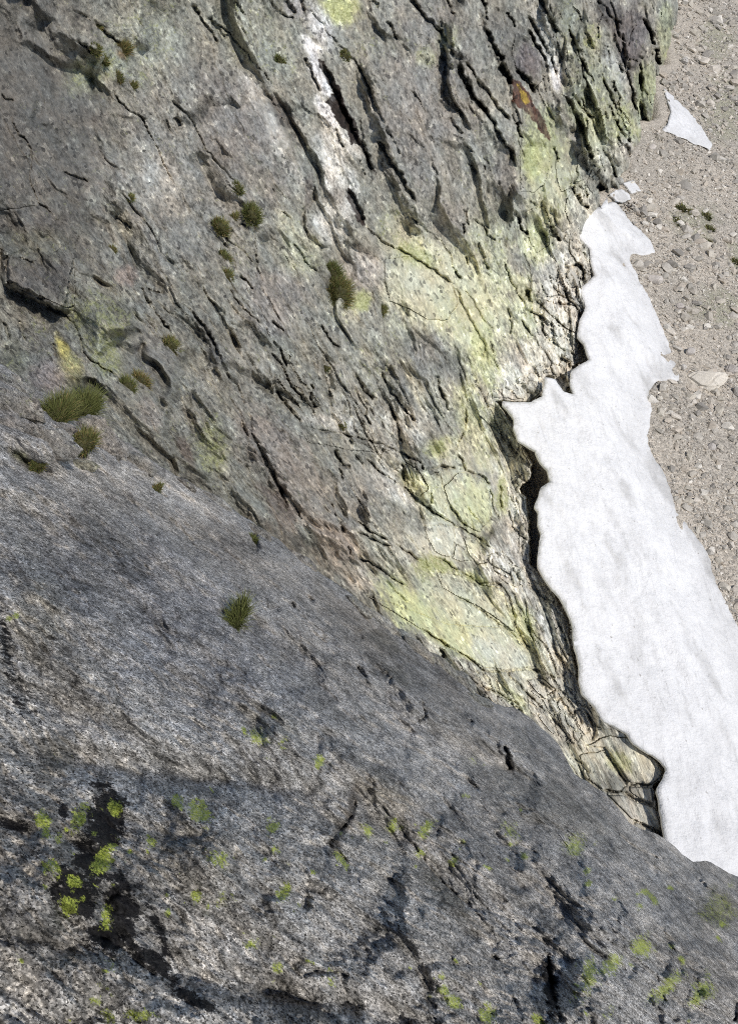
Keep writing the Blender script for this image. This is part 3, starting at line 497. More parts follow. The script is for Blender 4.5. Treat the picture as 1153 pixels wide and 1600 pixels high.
STAINS = (([(495,92),(508,96),(518,116),(532,140),(542,170),(555,192),(563,214),(572,236),(583,264),(585,277),(578,260),(565,231),(551,226),(543,206),(528,194),(519,172),(514,162),(521,144),(506,122),(497,105)], STAIN_SHADE),  # wet stain, painted near black to carry the chimney's shade too
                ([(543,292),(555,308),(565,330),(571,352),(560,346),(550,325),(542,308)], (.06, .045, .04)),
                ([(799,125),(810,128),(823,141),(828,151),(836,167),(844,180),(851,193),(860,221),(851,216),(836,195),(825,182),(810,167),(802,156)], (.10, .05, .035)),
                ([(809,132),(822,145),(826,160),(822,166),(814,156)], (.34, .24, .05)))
lum_ = wcol.mean(-1, keepdims=True); wcol = np.minimum(wcol * np.array([1., 1., .955]) * lerp(1.40, 1.56, sstep(.20, .34, lum_)), .70)
near = np.exp(-np.maximum(-SDF, 0) / 34.) * sstep(300, 480, WV) * sstep(-.3, .2, wn_ + .25)
near = np.maximum(near, .7 * zone * sstep(380, 480, WV))
wcol = lerp(wcol, np.array([.64, .60, .52]), .65 * near[..., None])
g_ = wcol.mean(-1, keepdims=True); wcol = lerp(wcol, g_ * np.array([1.03, 1.0, .95]), .22)
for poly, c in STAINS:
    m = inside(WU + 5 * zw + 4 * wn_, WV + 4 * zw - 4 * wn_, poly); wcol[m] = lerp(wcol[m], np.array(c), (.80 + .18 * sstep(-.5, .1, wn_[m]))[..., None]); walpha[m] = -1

# the sockets' blocks that one can tell apart are pieces of their own, set in the cliff
PLATES = [
 [(663,822),(690,818),(708,822),(712,838),(709,864),(703,871),(690,868),(678,861),(668,842)], [(714,850),(726,859),(735,876),(722,878),(706,873)], [(722,838),(741,841),(762,862),(761,881),(745,882),(733,868)],
 [(763,864),(786,862),(800,880),(798,898),(776,888),(764,880)], [(715,740),(726,738),(755,752),(766,780),(768,810),(748,832),(722,818),(700,784),(692,760)], [(662,742),(690,736),(690,770),(700,790),(690,806),(672,792),(655,770)],
 [(598,700),(624,712),(622,730),(605,738),(592,722)], [(634,722),(655,735),(668,762),(655,776),(636,764)], [(914,1165),(945,1150),(985,1152),(1022,1184),(1041,1200),(1030,1216),(1018,1226),(984,1224),(964,1196),(944,1168)],
 [(905,1180),(942,1172),(962,1202),(980,1228),(966,1238),(940,1233),(912,1214)], [(984,1230),(1018,1229),(1024,1256),(998,1248),(984,1238)], [(946,1240),(975,1243),(996,1254),(1024,1262),(1034,1284),(1036,1302),(1012,1290),(986,1280)],
 [(822,1062),(848,1060),(868,1078),(850,1092),(836,1080)], [(650,1016),(684,1030),(690,1044),(665,1038)], [(740,1064),(765,1082),(786,1092),(818,1112),(800,1112),(770,1100),(740,1080)], [(740,640),(762,634),(790,690),(806,716),(790,712),(766,668)],
 [(838,462),(864,474),(898,480),(904,500),(898,520),(884,514),(852,486)], [(878,436),(890,430),(900,440),(899,470),(888,464)], [(888,374),(900,374),(918,392),(923,412),(928,428),(915,424),(900,410),(890,394)],
 [(896,300),(908,322),(900,345),(890,352),(882,330),(886,308)], [(924,262),(934,276),(940,300),(925,304),(916,290)], [(808,190),(840,200),(850,226),(860,250),(850,290),(836,300),(812,300),(810,240)],
 [(1001,110),(1024,90),(1026,125),(1024,170),(1012,196),(1004,190)], [(820,330),(850,322),(860,352),(858,384),(838,396),(824,372)], [(868,245),(884,252),(894,280),(890,296),(876,300),(868,276)],
 [(600,404),(640,400),(680,425),(708,446),(716,474),(700,500),(668,500),(640,484),(608,470),(600,440)], [(680,892),(722,900),(744,914),(782,918),(794,950),(806,990),(780,970),(748,948),(710,930),(690,918)], [(570,930),(620,945),(700,975),(780,980),(812,1004),(836,1022),(838,1042),(800,1046),(758,1045),(700,1008),(640,972)],
 [(0,330),(60,320),(100,350),(118,420),(117,478),(100,480),(48,456),(14,438),(10,396),(-10,380),(-60,360),(-60,330)], [(806,52),(826,60),(848,92),(852,118),(838,140),(824,122),(806,108),(798,80)], [(474,680),(530,686),(566,692),(590,706),(560,706),(520,698),(480,690)],
]
plate_id = np.full(WU.shape, -1)
for k, poly in enumerate(PLATES): plate_id[inside(ju, jv, poly) & (SDF < -2)] = k
# each block of the broken belt too
cellkey = np.round(zra * 99991).astype(np.int64) * 131 + np.round(zrb * 997).astype(np.int64)
bm_ = (zone > .6) & (ze > .10) & (SDF < -3) & (plate_id < 0)
uniq, inv_, cnt = np.unique(cellkey[bm_], return_inverse=True, return_counts=True)
sub = np.where(cnt[inv_] >= 14, inv_ + 1000, -1); plate_id[bm_] = sub

keep = (SDF < 80) & (WV < np.interp(WU, *zip(*RIM)) + 100 + 160 * sstep(800, 950, WU))
TWC = TW + np.where(plate_id >= 0, np.where(plate_id < 1000, 5., 4.) * PXM, 0)   # the cliff itself is sunk under each piece
PWC = RAY * TWC[..., None]
q, used = grid_quads(len(gu), len(gv), keep)
me = mesh_np('cliff', PWC.reshape(-1, 3)[used], q)
WC4 = np.concatenate([wcol, walpha[..., None]], -1)
attr_col(me, 'Col', WC4.reshape(-1, 4)[used]); attr_vec(me, 'Fol', FC.reshape(-1, 3)[used])
cliff = tag(obj('cliff', me, M['cliff']), 'tall grey and yellow-green lichen streaked rock wall above the snow', kind='structure')
def cut_piece(k, name, m=None, mat=None, lift0=1.5):
    if m is None: m = plate_id == k
    r_, c_ = np.where(m.any(1))[0], np.where(m.any(0))[0]
    sl = (slice(r_[0], r_[-1] + 1), slice(c_[0], c_[-1] + 1)); mm = m[sl]
    q, used = grid_quads(mm.shape[1], mm.shape[0], mm)
    if len(q) < 6: return
    px = PXM[sl].reshape(-1)[used]; hb = _h(np.array([k * 1.]), np.array([3.]), 77)[0]; hc = _h(np.array([k * 1.]), np.array([5.]), 78)[0]
    uu, vv = WU[sl].reshape(-1)[used], WV[sl].reshape(-1)[used]
    big = k < 1000
    lift = (lift0 + (1.2 if big else 0) + 2.0 * hb + (.05 if big else .16) * ((uu - uu.mean()) * (hb - .5) + (vv - vv.mean()) * (hc - .5)) * 2) * px
    ed = np.concatenate([q[:, [0, 1]], q[:, [1, 2]], q[:, [2, 3]], q[:, [3, 0]]]); key = np.sort(ed, 1); kk = key[:, 0] * 1000000 + key[:, 1]
    un, ix, ct = np.unique(kk, return_index=True, return_counts=True); be = ed[ix[ct == 1]]; bv = np.unique(be)
    lift[bv] -= 1.6 * px[bv]                               # worn arris
    rr = RAY[sl].reshape(-1, 3)[used]; t = TW[sl].reshape(-1)[used] - lift
    top = rr * t[:, None]; back = rr[bv] * (t[bv] + 11 * px[bv])[:, None]
    n = len(top); mp = np.full(n, -1); mp[bv] = n + np.arange(len(bv))
    side = np.stack([be[:, 0], mp[be[:, 0]], mp[be[:, 1]], be[:, 1]], 1)
    me = mesh_np(name, np.concatenate([top, back]), np.concatenate([q, side]))
    c = WC4[sl].reshape(-1, 4)[used]; f = FC[sl].reshape(-1, 3)[used]
    attr_col(me, 'Col', np.concatenate([c, c[bv]])); attr_vec(me, 'Fol', np.concatenate([f, f[bv]]))
    return obj(name, me, mat or M['cliff'], None if mat else cliff)
for k in range(len(PLATES)): cut_piece(k, 'rock_plate')
order = [k for k, c in sorted(((k, (plate_id == k + 1000).sum()) for k in range(len(uniq))), key=lambda x: -x[1]) if c >= 14][:260]
for k in order: cut_piece(k + 1000, 'rock_block')

# ------------------------------------------------------------------ the slab under the climber
su = np.concatenate([np.arange(-760., -120., 16.), np.arange(-120., 1290., 2.3), np.arange(1290., 1700., 16.)]); NR = 480; XV = np.linspace(0, 1, 46)[1:] ** 1.3 * 1500 + 1760
rim = np.interp(su, *zip(*RIM)); rim = rim + 3.0 * fbm(su / 34., su * 0 + .5, 5, 4) + 6 * np.abs(fbm(su / 75., su * 0 + 3.5, 15, 2)) + 0 * fbm(su / 34., su * 0 + .5, 5, 4)
kk = np.linspace(0, 1, NR) ** 1.0
SU = np.repeat(su[None], NR + len(XV), 0); SV = np.concatenate([rim[None] + (1760 - rim[None]) * kk[:, None], np.repeat(XV[:, None], len(su), 1)], 0)
def slab_t(u, v): return 1 / np.maximum(.555 - .000325 * u - .000391 * (1600 - v), .055)
ST0 = slab_t(SU, SV); SR = rays(SU, SV); SP0 = SR * ST0[..., None]; SF = fol(SP0); SA, SB = SF[..., 0], SF[..., 1]
def relief_slab(a, b):
    wa = a + .25 * fbm(a * .6, b * .3, 103, 3); wb = b + .4 * fbm(a * .5, b * .3, 108, 3)
    d = .10 * fbm(wa * .45, wb * .25, 120, 4) + .035 * fbm(wa * 1.6, wb * .7, 125, 5, .55)
    f1, e, ra, rb, ox, oy = worley(wa / .8, wb / 2.2, 140)
    d = d + .010 * ((rb - .5) * ox * 2 + (ra - .5) * oy)
    return d
SD = relief_slab(SA, SB)
SLAB_CRACKS = [
 ('l', 40, 24, [440,60,470,200,480,330,520,400]), ('r', 30, 26, [575,60,600,200,640,300,700,420]), ('r', 36, 18, [330,480,353,580,410,708,475,821]), ('l', 30, 16, [180,260,230,330,330,420,350,440]), ('r', 30, 18, [353,446,426,530,449,580,496,644]), ('r', 30, 16, [593,579,639,649,660,720]),
 ('l', 40, 20, [700,180,760,280,800,300]), ('r', 30, 20, [802,156,830,240,870,330,880,400]), ('r', 26, 18, [869,146,900,200,930,280]), ('r', 24, 16, [950,161,990,240]), ('l', 30, 16, [60,316,120,420,170,579]), ('r', 28, 16, [260,150,320,240,400,330,460,420]), ('l', 30, 16, [640,340,720,450,770,560]), ('r', 26, 14, [500,520,560,640,640,740]), ('r', 30, 18, [690,0,740,110,800,240]),
 ('c', 6, 16, [396,833,400,846,402,862]), ('c', 7, 12, [342,950,352,962,370,975,386,992]), ('l', 6, 7, [338,948,352,962,370,975,388,994]), ('c', 4, 14, [784,1164,793,1176,795,1204]), ('c', 4, 10, [712,1110,725,1122,740,1132]), ('c', 5, 16, [857,1487,860,1542,868,1570,878,1602]),
 ('r', 12, 8, [857,1487,860,1542,868,1570,878,1602]), ('c', 4, 9, [767,1492,779,1502]), ('c', 5, 12, [1153,1562,1146,1598]), ('c', 9, 6, [0,925,15,1026,50,1112,75,1152,100,1192]), ('c', 6, 9, [292,840,308,858,322,872]), ('l', 10, 7, [280,828,308,858,330,880]), ('c', 5, 6, [171,850,191,875]), ('c', 8, 8, [406,938,420,952,436,952]),
 ('c', 2.4, 6, [483,986,513,1006]), ('c', 4, 9, [558,1041,573,1061]), ('c', 4, 9, [658,1096,666,1117]), ('c', 4, 8, [643,1132,668,1117]), ('c', 7, 9, [583,1041,597,1050,613,1066]), ('c', 3, 7, [588,1250,638,1310,688,1376,739,1421,764,1446]), ('c', 4, 8, [558,1240,548,1275,513,1320,543,1345,580,1371]),
 ('c', 5, 9, [437,1491,468,1522,523,1517,553,1527]), ('c', 9, 9, [80,1401,116,1441,166,1466,211,1497,251,1532]), ('c', 3, 8, [191,687,186,726]), ('c', 4, 8, [236,758,250,768,262,781]), ('c', 5, 8, [264,810,288,833,306,849]), ('c', 4, 11, [51,656,58,669,83,664,97,676,114,695,119,707,114,720]), ('r', 7, 9, [51,656,58,669,83,664,97,676,114,695,119,707,114,720]),
 ('c', 5, 11, [10,698,32,715,58,734,70,732]), ('r', 8, 9, [10,698,32,715,58,734,72,732]), ('c', 4, 10, [117,686,121,710,138,717]), ('c', 3, 7, [0,632,15,642]), ('c', 3, 8, [24,610,48,625,64,640]), ('c', 4, 8, [120,650,130,672,146,690,165,700]), ('c', 6, 8, [690,1010,705,1030,720,1050]), ('c', 5, 9, [480,930,490,940]), ('c', 4, 8, [455,940,462,950]),
 ('l', 14, 10, [330,1000,420,1080,500,1150,600,1230]), ('r', 16, 9, [620,1200,720,1260,800,1330]), ('l', 18, 10, [150,1200,260,1250,380,1330]), ('r', 18, 10, [420,1420,540,1470,640,1500,720,1560]), ('c', 6, 7, [640,1290,665,1300,690,1300]), ('r', 14, 7, [470,850,520,915,580,960]), ('l', 12, 8, [560,1010,640,1060,700,1120,760,1150]), ('c', 5, 7, [560,985,566,1000]), ('c', 3, 6, [800,1175,830,1180]),
 ('c', 5, 9, [1083,1372,1110,1392,1140,1420]), ('c', 3, 6, [960,1300,1000,1330,1040,1345]), ('c', 3, 6, [300,1120,330,1150,350,1190]), ('c', 3, 6, [225,885,240,893]),
]
SXM = ST0 / F
rip = fbm(SA * 9, SB * 2.6, 160, 4, .6)
SWA, SWB = -.64 * SU + .77 * SV, .77 * SU + .64 * SV
swa = SWA + 10 * fbm(SWA / 50., SWB / 120., 163, 3); swb = SWB + 14 * fbm(SWA / 50., SWB / 120., 166, 3)
SPX = 0
for s_, ca, cb, amp, til in ((170, 120., 260., 3., 12.), (173, 42., 100., .8, 3.), (176, 16., 40., .5, 1.4)):
    f1, e, ra, rb, ox, oy = worley(swa / ca, swb / cb, s_)
    SPX = SPX + (amp * (ra - .5) + til * ((rb - .5) * 2 * ox + (ra - .5) * oy)) * (1 - .75 * sstep(.10, .0, e))
for cu, cv, ru, rv, an, am in ((85, 693, 40, 24, 20, 30), (146, 664, 20, 18, 0, 26), (100, 668, 18, 10, 10, 14), (35, 636, 60, 16, 28, 20), (30, 680, 50, 12, 30, 14), (190, 712, 60, 16, 30, 14), (70, 735, 50, 10, 20, -14), (120, 716, 16, 18, -20, -14), (90, 950, 110, 70, 20, 26), (260, 1205, 210, 26, 8, -30), (330, 1340, 170, 80, 15, 30), (50, 1390, 90, 80, 0, 24), (560, 1210, 190, 60, 28, 22), (640, 1320, 170, 24, 45, -9), (760, 1500, 130, 40, 60, -14), (960, 1430, 220, 90, 25, 26), (470, 1560, 190, 30, 12, -26), (620, 1450, 120, 60, 40, 20), (430, 1080, 200, 40, 35, 14), (330, 900, 120, 24, 36, 16), (650, 1090, 120, 26, 40, 18), (800, 1160, 80, 26, 35, 18), (760, 1190, 130, 18, 30, -18), (860, 1260, 140, 26, 30, 14), (240, 820, 150, 18, 34, -12), (930, 1560, 60, 90, 0, 20), (180, 1540, 120, 40, 30, 18), (100, 1100, 60, 30, 45, -20)):
    du, dv = SU - cu, SV - cv; ca, sa = math.cos(R(an)), math.sin(R(an)); q_ = np.hypot((du * ca + dv * sa) / ru, (-du * sa + dv * ca) / rv) + .25 * fbm(swa / 40., swb / 70., 187, 3)
    SPX = SPX + am * np.exp(-np.maximum(q_, 0) ** 2 * 1.2)
SPX = SPX + 10 * fbm(swa / 130., swb / 200., 178, 2) + 9 * fbm(swa / 48., swb / 95., 180, 3) + 3.2 * fbm(swa / 14., swb / 26., 184, 4, .65)
SD = SD + (SPX * 1.7 * lerp(1.15, .85, sstep(3.5, 8, ST0)) + feature_disp(SU, SV, [(k_, w_, d_ * (1.5 if k_ == 'c' else .9), p_) for k_, w_, d_, p_ in SLAB_CRACKS], np.zeros(SU.shape), 3.0, 18.) * .8) * SXM + .005 * rip * np.clip(ST0 / 4, .4, 1.)
ST = ST0 - SD * 2.0 + .02 * ST0 * np.exp(-(SV - rim[None]) / 14.)
SPW = SR * ST[..., None]
# past the rim the slab rolls over and drops away into the gully behind it
roll = []
for k in range(1, 15):
    w = k / 14.
    roll.append(SPW[0] + rays(su, rim + 0) * (ST[0] * .16 * w)[:, None] + np.array([0., .15, -1.]) * (ST[0] * (.015 * k + .25 * w * w))[:, None])
allv = np.concatenate([np.array(roll)[::-1], SPW], 0); nrow = allv.shape[0]
uu = np.concatenate([np.repeat(su[None], 14, 0), SU], 0); vv = np.concatenate([np.repeat(rim[None], 14, 0), SV], 0)
allf = fol(np.concatenate([np.array(roll)[::-1], SP0], 0))
SWA2, SWB2 = -.64 * uu + .77 * vv, .77 * uu + .64 * vv; swn = fbm(SWA2 / 22., SWB2 / 40., 191, 5, .85) * 1.15
BLK = (.018, .018, .02); OCH = (.25, .225, .18)
SLAB_BLOBS = [(200, 720, 220, 60, 32, (.41, .395, .37), .8, 0), (60, 640, 80, 40, 30, (.26, .25, .24), .6, 0), (330, 860, 110, 50, 35, (.235, .22, .20), .7, 0), (560, 980, 120, 40, 38, (.20, .19, .175), .7, 0), (260, 980, 260, 120, 30, (.215, .222, .24), .6, 0), (700, 1120, 140, 50, 35, (.20, .197, .19), .6, 0), (840, 1170, 60, 40, 30, (.18, .185, .185), .6, 0),
 (60, 960, 50, 70, 0, (.22, .21, .18), .6, 0), (40, 1100, 34, 80, -25, (.055, .053, .05), .5, .15), (8, 1010, 14, 80, -10, (.03, .03, .03), .62, .1), (90, 1180, 40, 40, -30, (.07, .068, .06), .7, .2), (70, 1330, 130, 110, 0, (.24, .225, .20), .5, .05), (300, 1340, 90, 60, 20, (.25, .23, .195), .6, .1), (600, 1330, 140, 60, 35, (.24, .235, .22), .5, 0), (900, 1380, 240, 100, 30, (.27, .27, .268), .6, 0), (600, 1240, 60, 30, 40, (.24, .22, .18), .6, .1), (860, 1260, 160, 40, 25, (.175, .175, .165), .6, .05),
 (165, 1280, 30, 56, 5, BLK, .97, 0), (140, 1350, 26, 60, -10, BLK, .9, 0), (120, 1400, 30, 50, -30, BLK, .9, 0), (190, 1420, 26, 60, -15, BLK, .9, 0), (170, 1470, 40, 26, 30, BLK, .85, 0), (230, 1500, 60, 18, 35, (.03, .03, .03), .8, 0), (300, 1560, 60, 16, 35, (.05, .05, .05), .7, 0), (25, 1290, 26, 10, 15, BLK, .9, 0), (100, 1270, 8, 16, 0, BLK, .8, 0), (250, 1460, 14, 50, -25, (.05, .05, .05), .7, 0), (860, 1540, 12, 60, -8, (.04, .04, .042), .8, 0), (530, 1300, 12, 40, 20, (.06, .055, .05), .7, 0), (550, 1260, 10, 40, 10, (.07, .06, .05), .7, 0), (700, 1400, 20, 80, -40, (.09, .085, .07), .6, .2), (1120, 1420, 40, 36, 30, (.13, .13, .10), .7, .45), (420, 1130, 60, 30, 20, (.19, .19, .17), .5, .1),
 (700, 1060, 20, 40, -20, (.12, .11, .10), .6, 0), (600, 1000, 30, 16, 30, (.11, .11, .10), .6, 0), (620, 1055, 30, 14, 40, (.09, .09, .08), .6, .1), (165, 690, 14, 10, 30, (.18, .19, .10), .7, .4), (35, 715, 24, 10, 30, (.07, .075, .04), .8, .3)]
LICH = [(70,1290,20,8,20,1),(126,1278,10,20,0,1),(90,1308,8,10,0,1),(181,1263,12,12,0,1),(161,1346,18,33,0,1),(80,1356,16,14,0,1),(116,1380,12,12,0,1),(108,1416,16,22,0,.8),(166,1431,9,25,0,.7),(312,1270,22,12,25,1),(277,1253,12,8,0,1),(342,1341,22,22,0,.9),(307,1399,9,12,0,.9),(262,1426,6,9,0,.9),(443,1394,10,16,0,1),(428,1293,14,8,20,.9),(428,1326,9,9,0,.9),(536,1346,14,8,35,1),(576,1298,10,9,0,.9),(236,1316,10,8,0,.8),(392,1474,10,11,0,.8),(438,1512,10,8,0,1),(221,1587,18,12,0,1),(171,1592,10,10,0,1),(347,1401,10,16,0,.7),(171,1507,25,15,20,.6),(513,1527,20,14,0,.7),
 (666,1296,12,14,0,1),(656,1333,10,8,0,1),(709,1346,8,14,0,1),(613,1290,10,10,0,.8),(794,1296,18,12,0,.7),(819,1338,8,9,0,1),(895,1323,20,16,0,.65),(917,1361,6,6,0,1),(920,1522,14,30,-20,1),(955,1507,10,20,0,.9),(1000,1482,20,22,-30,.8),(1041,1542,10,35,0,.8),(1096,1547,14,22,-20,1),(1020,1404,12,6,20,.8),(1000,1416,7,8,0,.8),(1126,1436,20,25,0,.6),(694,1547,10,9,0,1),(709,1567,12,12,0,1),(689,1527,6,7,0,1),(764,1587,15,12,0,.9),(840,1595,10,7,0,1),(402,1152,18,12,0,.8),(443,1157,10,8,0,.7),(498,1187,10,7,0,.9),(15,966,5,6,0,1),(740,1190,10,10,0,.6),(30,1500,14,14,0,.5),(150,1560,18,12,0,.7),(1010,1460,10,10,0,.6),(1140,1385,10,14,0,.6),(900,1560,14,20,-20,.6),(950,1580,10,20,0,.6)]
BLK_BLOBS = [b_ for b_ in SLAB_BLOBS if max(b_[5]) < .06]; SLAB_BLOBS = [b_ for b_ in SLAB_BLOBS if max(b_[5]) >= .06]
_, crust = blobs(uu, vv, (0, 0, 0), [(u_, v_, ru_ * 1.45, rv_ * 1.45, an_, None, 1., k_) for (u_, v_, ru_, rv_, an_, c_, k_, l_) in BLK_BLOBS], swn * .5)
rl = random.Random(5)
LICH = [(u_, v_, ru_ * rl.uniform(.75, 1.35), rv_ * rl.uniform(.75, 1.35), an_ + (rl.uniform(20, 55) if v_ < 1400 or u_ > 500 else 0), la_ * rl.uniform(.75, 1.05)) for (u_, v_, ru_, rv_, an_, la_) in LICH]
LICH += [(u_ + rl.gauss(0, 26), v_ + rl.gauss(0, 22), rl.uniform(3, 9), rl.uniform(2.5, 6), rl.uniform(10, 60), rl.uniform(.5, .9)) for (u_, v_, _a, _b, _c, _d) in LICH for _ in (0, 1)]
SLAB_BLOBS += [(u_, v_, ru_ * 1.35, rv_ * 1.35, an_, None, 1., la_) for (u_, v_, ru_, rv_, an_, la_) in LICH]
scol, salpha = blobs(uu, vv, (.33, .323, .31), SLAB_BLOBS, swn)
scol = scol * (1 + .30 * np.clip(fbm(SWA2 / 120., SWB2 / 190., 195, 4, .6), -1, 1) + .16 * np.clip(fbm(SWA2 / 24., SWB2 / 40., 197, 4, .7), -1, 1))[..., None]
q, used = grid_quads(len(su), nrow, np.ones((nrow, len(su)), bool))
me = mesh_np('rock_slab', allv.reshape(-1, 3), q)
attr_col(me, 'Col', np.concatenate([scol, salpha[..., None]], -1).reshape(-1, 4)); attr_vec(me, 'Fol', allf.reshape(-1, 3))
ca_ = me.attributes.new('Crust', 'FLOAT', 'POINT'); ca_.data.foreach_set('value', np.ascontiguousarray(crust, np.float32).ravel())
slab = tag(obj('rock_slab', me, M['slab']), 'dark grey speckled granite slab filling the foreground, with green lichen spots', kind='structure')

def slab_block(u, v, w, h, d, rot, seed, col):
    j = int(np.argmin(np.abs(su - u))); i = int(np.clip(round((v - rim[j]) / (1760 - rim[j]) * (NR - 1)), 0, NR - 1)); p = SPW[i, j]; px = ST[i, j] / F
    import bmesh
    bm = bmesh.new(); bmesh.ops.create_icosphere(bm, subdivisions=5, radius=1); c = np.array([x.co[:] for x in bm.verts])
    faces = np.array([[x.index for x in f.verts] for f in bm.faces]); bm.free()
    r_ = random.Random(seed); k = np.ones(len(c))
    for _ in range(13):                        # planed-off sides, then weathering
        nn = np.array([r_.gauss(0, 1), r_.gauss(0, 1), r_.gauss(0, 1)]); nn /= np.linalg.norm(nn); dd = r_.uniform(.62, .85)
        al = c @ nn; k = np.where(al > 1e-3, np.minimum(k, dd / np.maximum(al, 1e-3)), k)
    k = k + .03 * fbm(c[:, 0] * 4 + seed, c[:, 1] * 4 + c[:, 2] * 3, seed, 4) + .10 * fbm(c[:, 0] * 1.3 + c[:, 2], c[:, 1] * 1.3 + seed, seed + 5, 2)
    c = c * k[:, None]; ca, sa = math.cos(R(-rot)), math.sin(R(-rot))
    fw = p / np.linalg.norm(p); rt = np.array([1., 0, 0]); up = np.cross(rt, fw); rt2 = rt * ca - up * sa; up2 = rt * sa + up * ca
    V = p * (1 - .16 * d * px / np.linalg.norm(p)) + (c[:, :1] * w / 2 * rt2 + c[:, 1:2] * h / 2 * up2 + c[:, 2:] * d / 2 * fw) * px
    me = mesh_np('rock_block', V, faces); n = len(V)
    cc = np.tile(np.array([*col, 0.]), (n, 1)); cc[:, 3] = .25 * sstep(.1, .6, fbm(c[:, 0] * 3, c[:, 1] * 3, seed + 9, 3))
    fa_, fb_ = flow(*project(V)); attr_col(me, 'Col', cc); attr_vec(me, 'Fol', np.stack([fa_ / 20., fb_ / 20., fa_ * 0 + .7], -1))
    obj('rock_block', me, M['cliff'], slab)
for i_, a_ in enumerate([(84, 694, 74, 44, 44, -18, (.30, .29, .27)), (146, 667, 42, 40, 36, 10, (.33, .315, .29)), (30, 634, 96, 40, 40, -28, (.31, .295, .27)), (34, 672, 70, 30, 34, -24, (.30, .28, .26)), (100, 671, 34, 20, 26, -10, (.31, .29, .27)), (172, 700, 60, 44, 36, -40, (.33, .31, .285)), (128, 728, 44, 18, 26, -8, (.32, .31, .25)), (20, 600, 60, 30, 40, -25, (.28, .275, .26)), (215, 722, 50, 26, 30, -32, (.31, .295, .27)), (560, 950, 44, 20, 30, -36, (.30, .29, .26)), (598, 974, 46, 18, 30, -36, (.34, .33, .30)), (625, 992, 30, 16, 24, -30, (.36, .35, .32)), (652, 1016, 50, 22, 30, -36, (.33, .32, .29)), (690, 1040, 52, 20, 30, -34, (.30, .29, .26)), (722, 1066, 40, 24, 30, -40, (.30, .295, .27)), (748, 1096, 40, 18, 30, -28, (.27, .27, .25)), (470, 876, 46, 16, 30, -36, (.28, .27, .25)), (405, 830, 40, 16, 30, -34, (.29, .28, .26)), (340, 786, 44, 14, 30, -33, (.29, .28, .26)), (290, 756, 40, 14, 30, -32, (.29, .28, .26))]):
    slab_block(a_[0], a_[1], a_[2] * 1.3, a_[3] * 1.25, a_[4], a_[5], 900 + i_ * 7, tuple(min(.42, x * 1.2) for x in a_[6]))

# ------------------------------------------------------------------ scree ground
def plan_grid(x0, x1, y0, y1, st):
    gx = np.arange(x0, x1, st); gy = np.arange(y0, y1, st); X, Y = np.meshgrid(gx, gy); return gx, gy, X, Y
gx, gy, GX, GY = plan_grid(-10, 200, -60, 330, .75)
GZ = ground_z(GX, GY) + .35 * fbm(GX * .08, GY * .08, 201, 4) + .12 * fbm(GX * .6, GY * .6, 210, 3)
pu, pv = project(np.stack([GX, GY, GZ], -1))
e, _ = pl_dist(pu, pv, FOOT); inr = inside(pu, pv, foot_poly)
sd = np.where(inr, -e, e)
snow_poly_px = SNOW_L + SNOW_R
GZ = GZ - np.where(pv > 318, 9 * (1 - sstep(14, 40, sd)), 4 * (1 - sstep(-30, -6, sd)))
gn = fbm(GX * .05, GY * .05, 220, 4)
gcol = lerp(np.array([.50, .445, .37]), np.array([.43, .39, .33]), sstep(-.2, .5, gn)[..., None])
gmo = np.zeros(GX.shape)
for cu, cv, ru, rv in ((1135, 170, 40, 60), (1085, 345, 40, 34), (1120, 480, 50, 30), (1148, 400, 14, 30), (1120, 60, 30, 40)): gmo = np.maximum(gmo, 1 - sstep(.5, 1.2, np.hypot((pu - cu) / ru, (pv - cv) / rv) + .5 * fbm(GX * .25, GY * .25, 230, 4)))
gcol = lerp(gcol, np.array([.30, .30, .205]), .6 * gmo[..., None])
q, used = grid_quads(len(gx), len(gy), np.ones(GX.shape, bool))
me = mesh_np('scree_slope', np.stack([GX, GY, GZ], -1).reshape(-1, 3), q)
attr_col(me, 'Col', np.concatenate([gcol, np.zeros(GX.shape + (1,))], -1).reshape(-1, 4))
scree = tag(obj('scree_slope', me, M['scree']), 'pale beige scree slope of loose stones right of the snow', kind='structure')

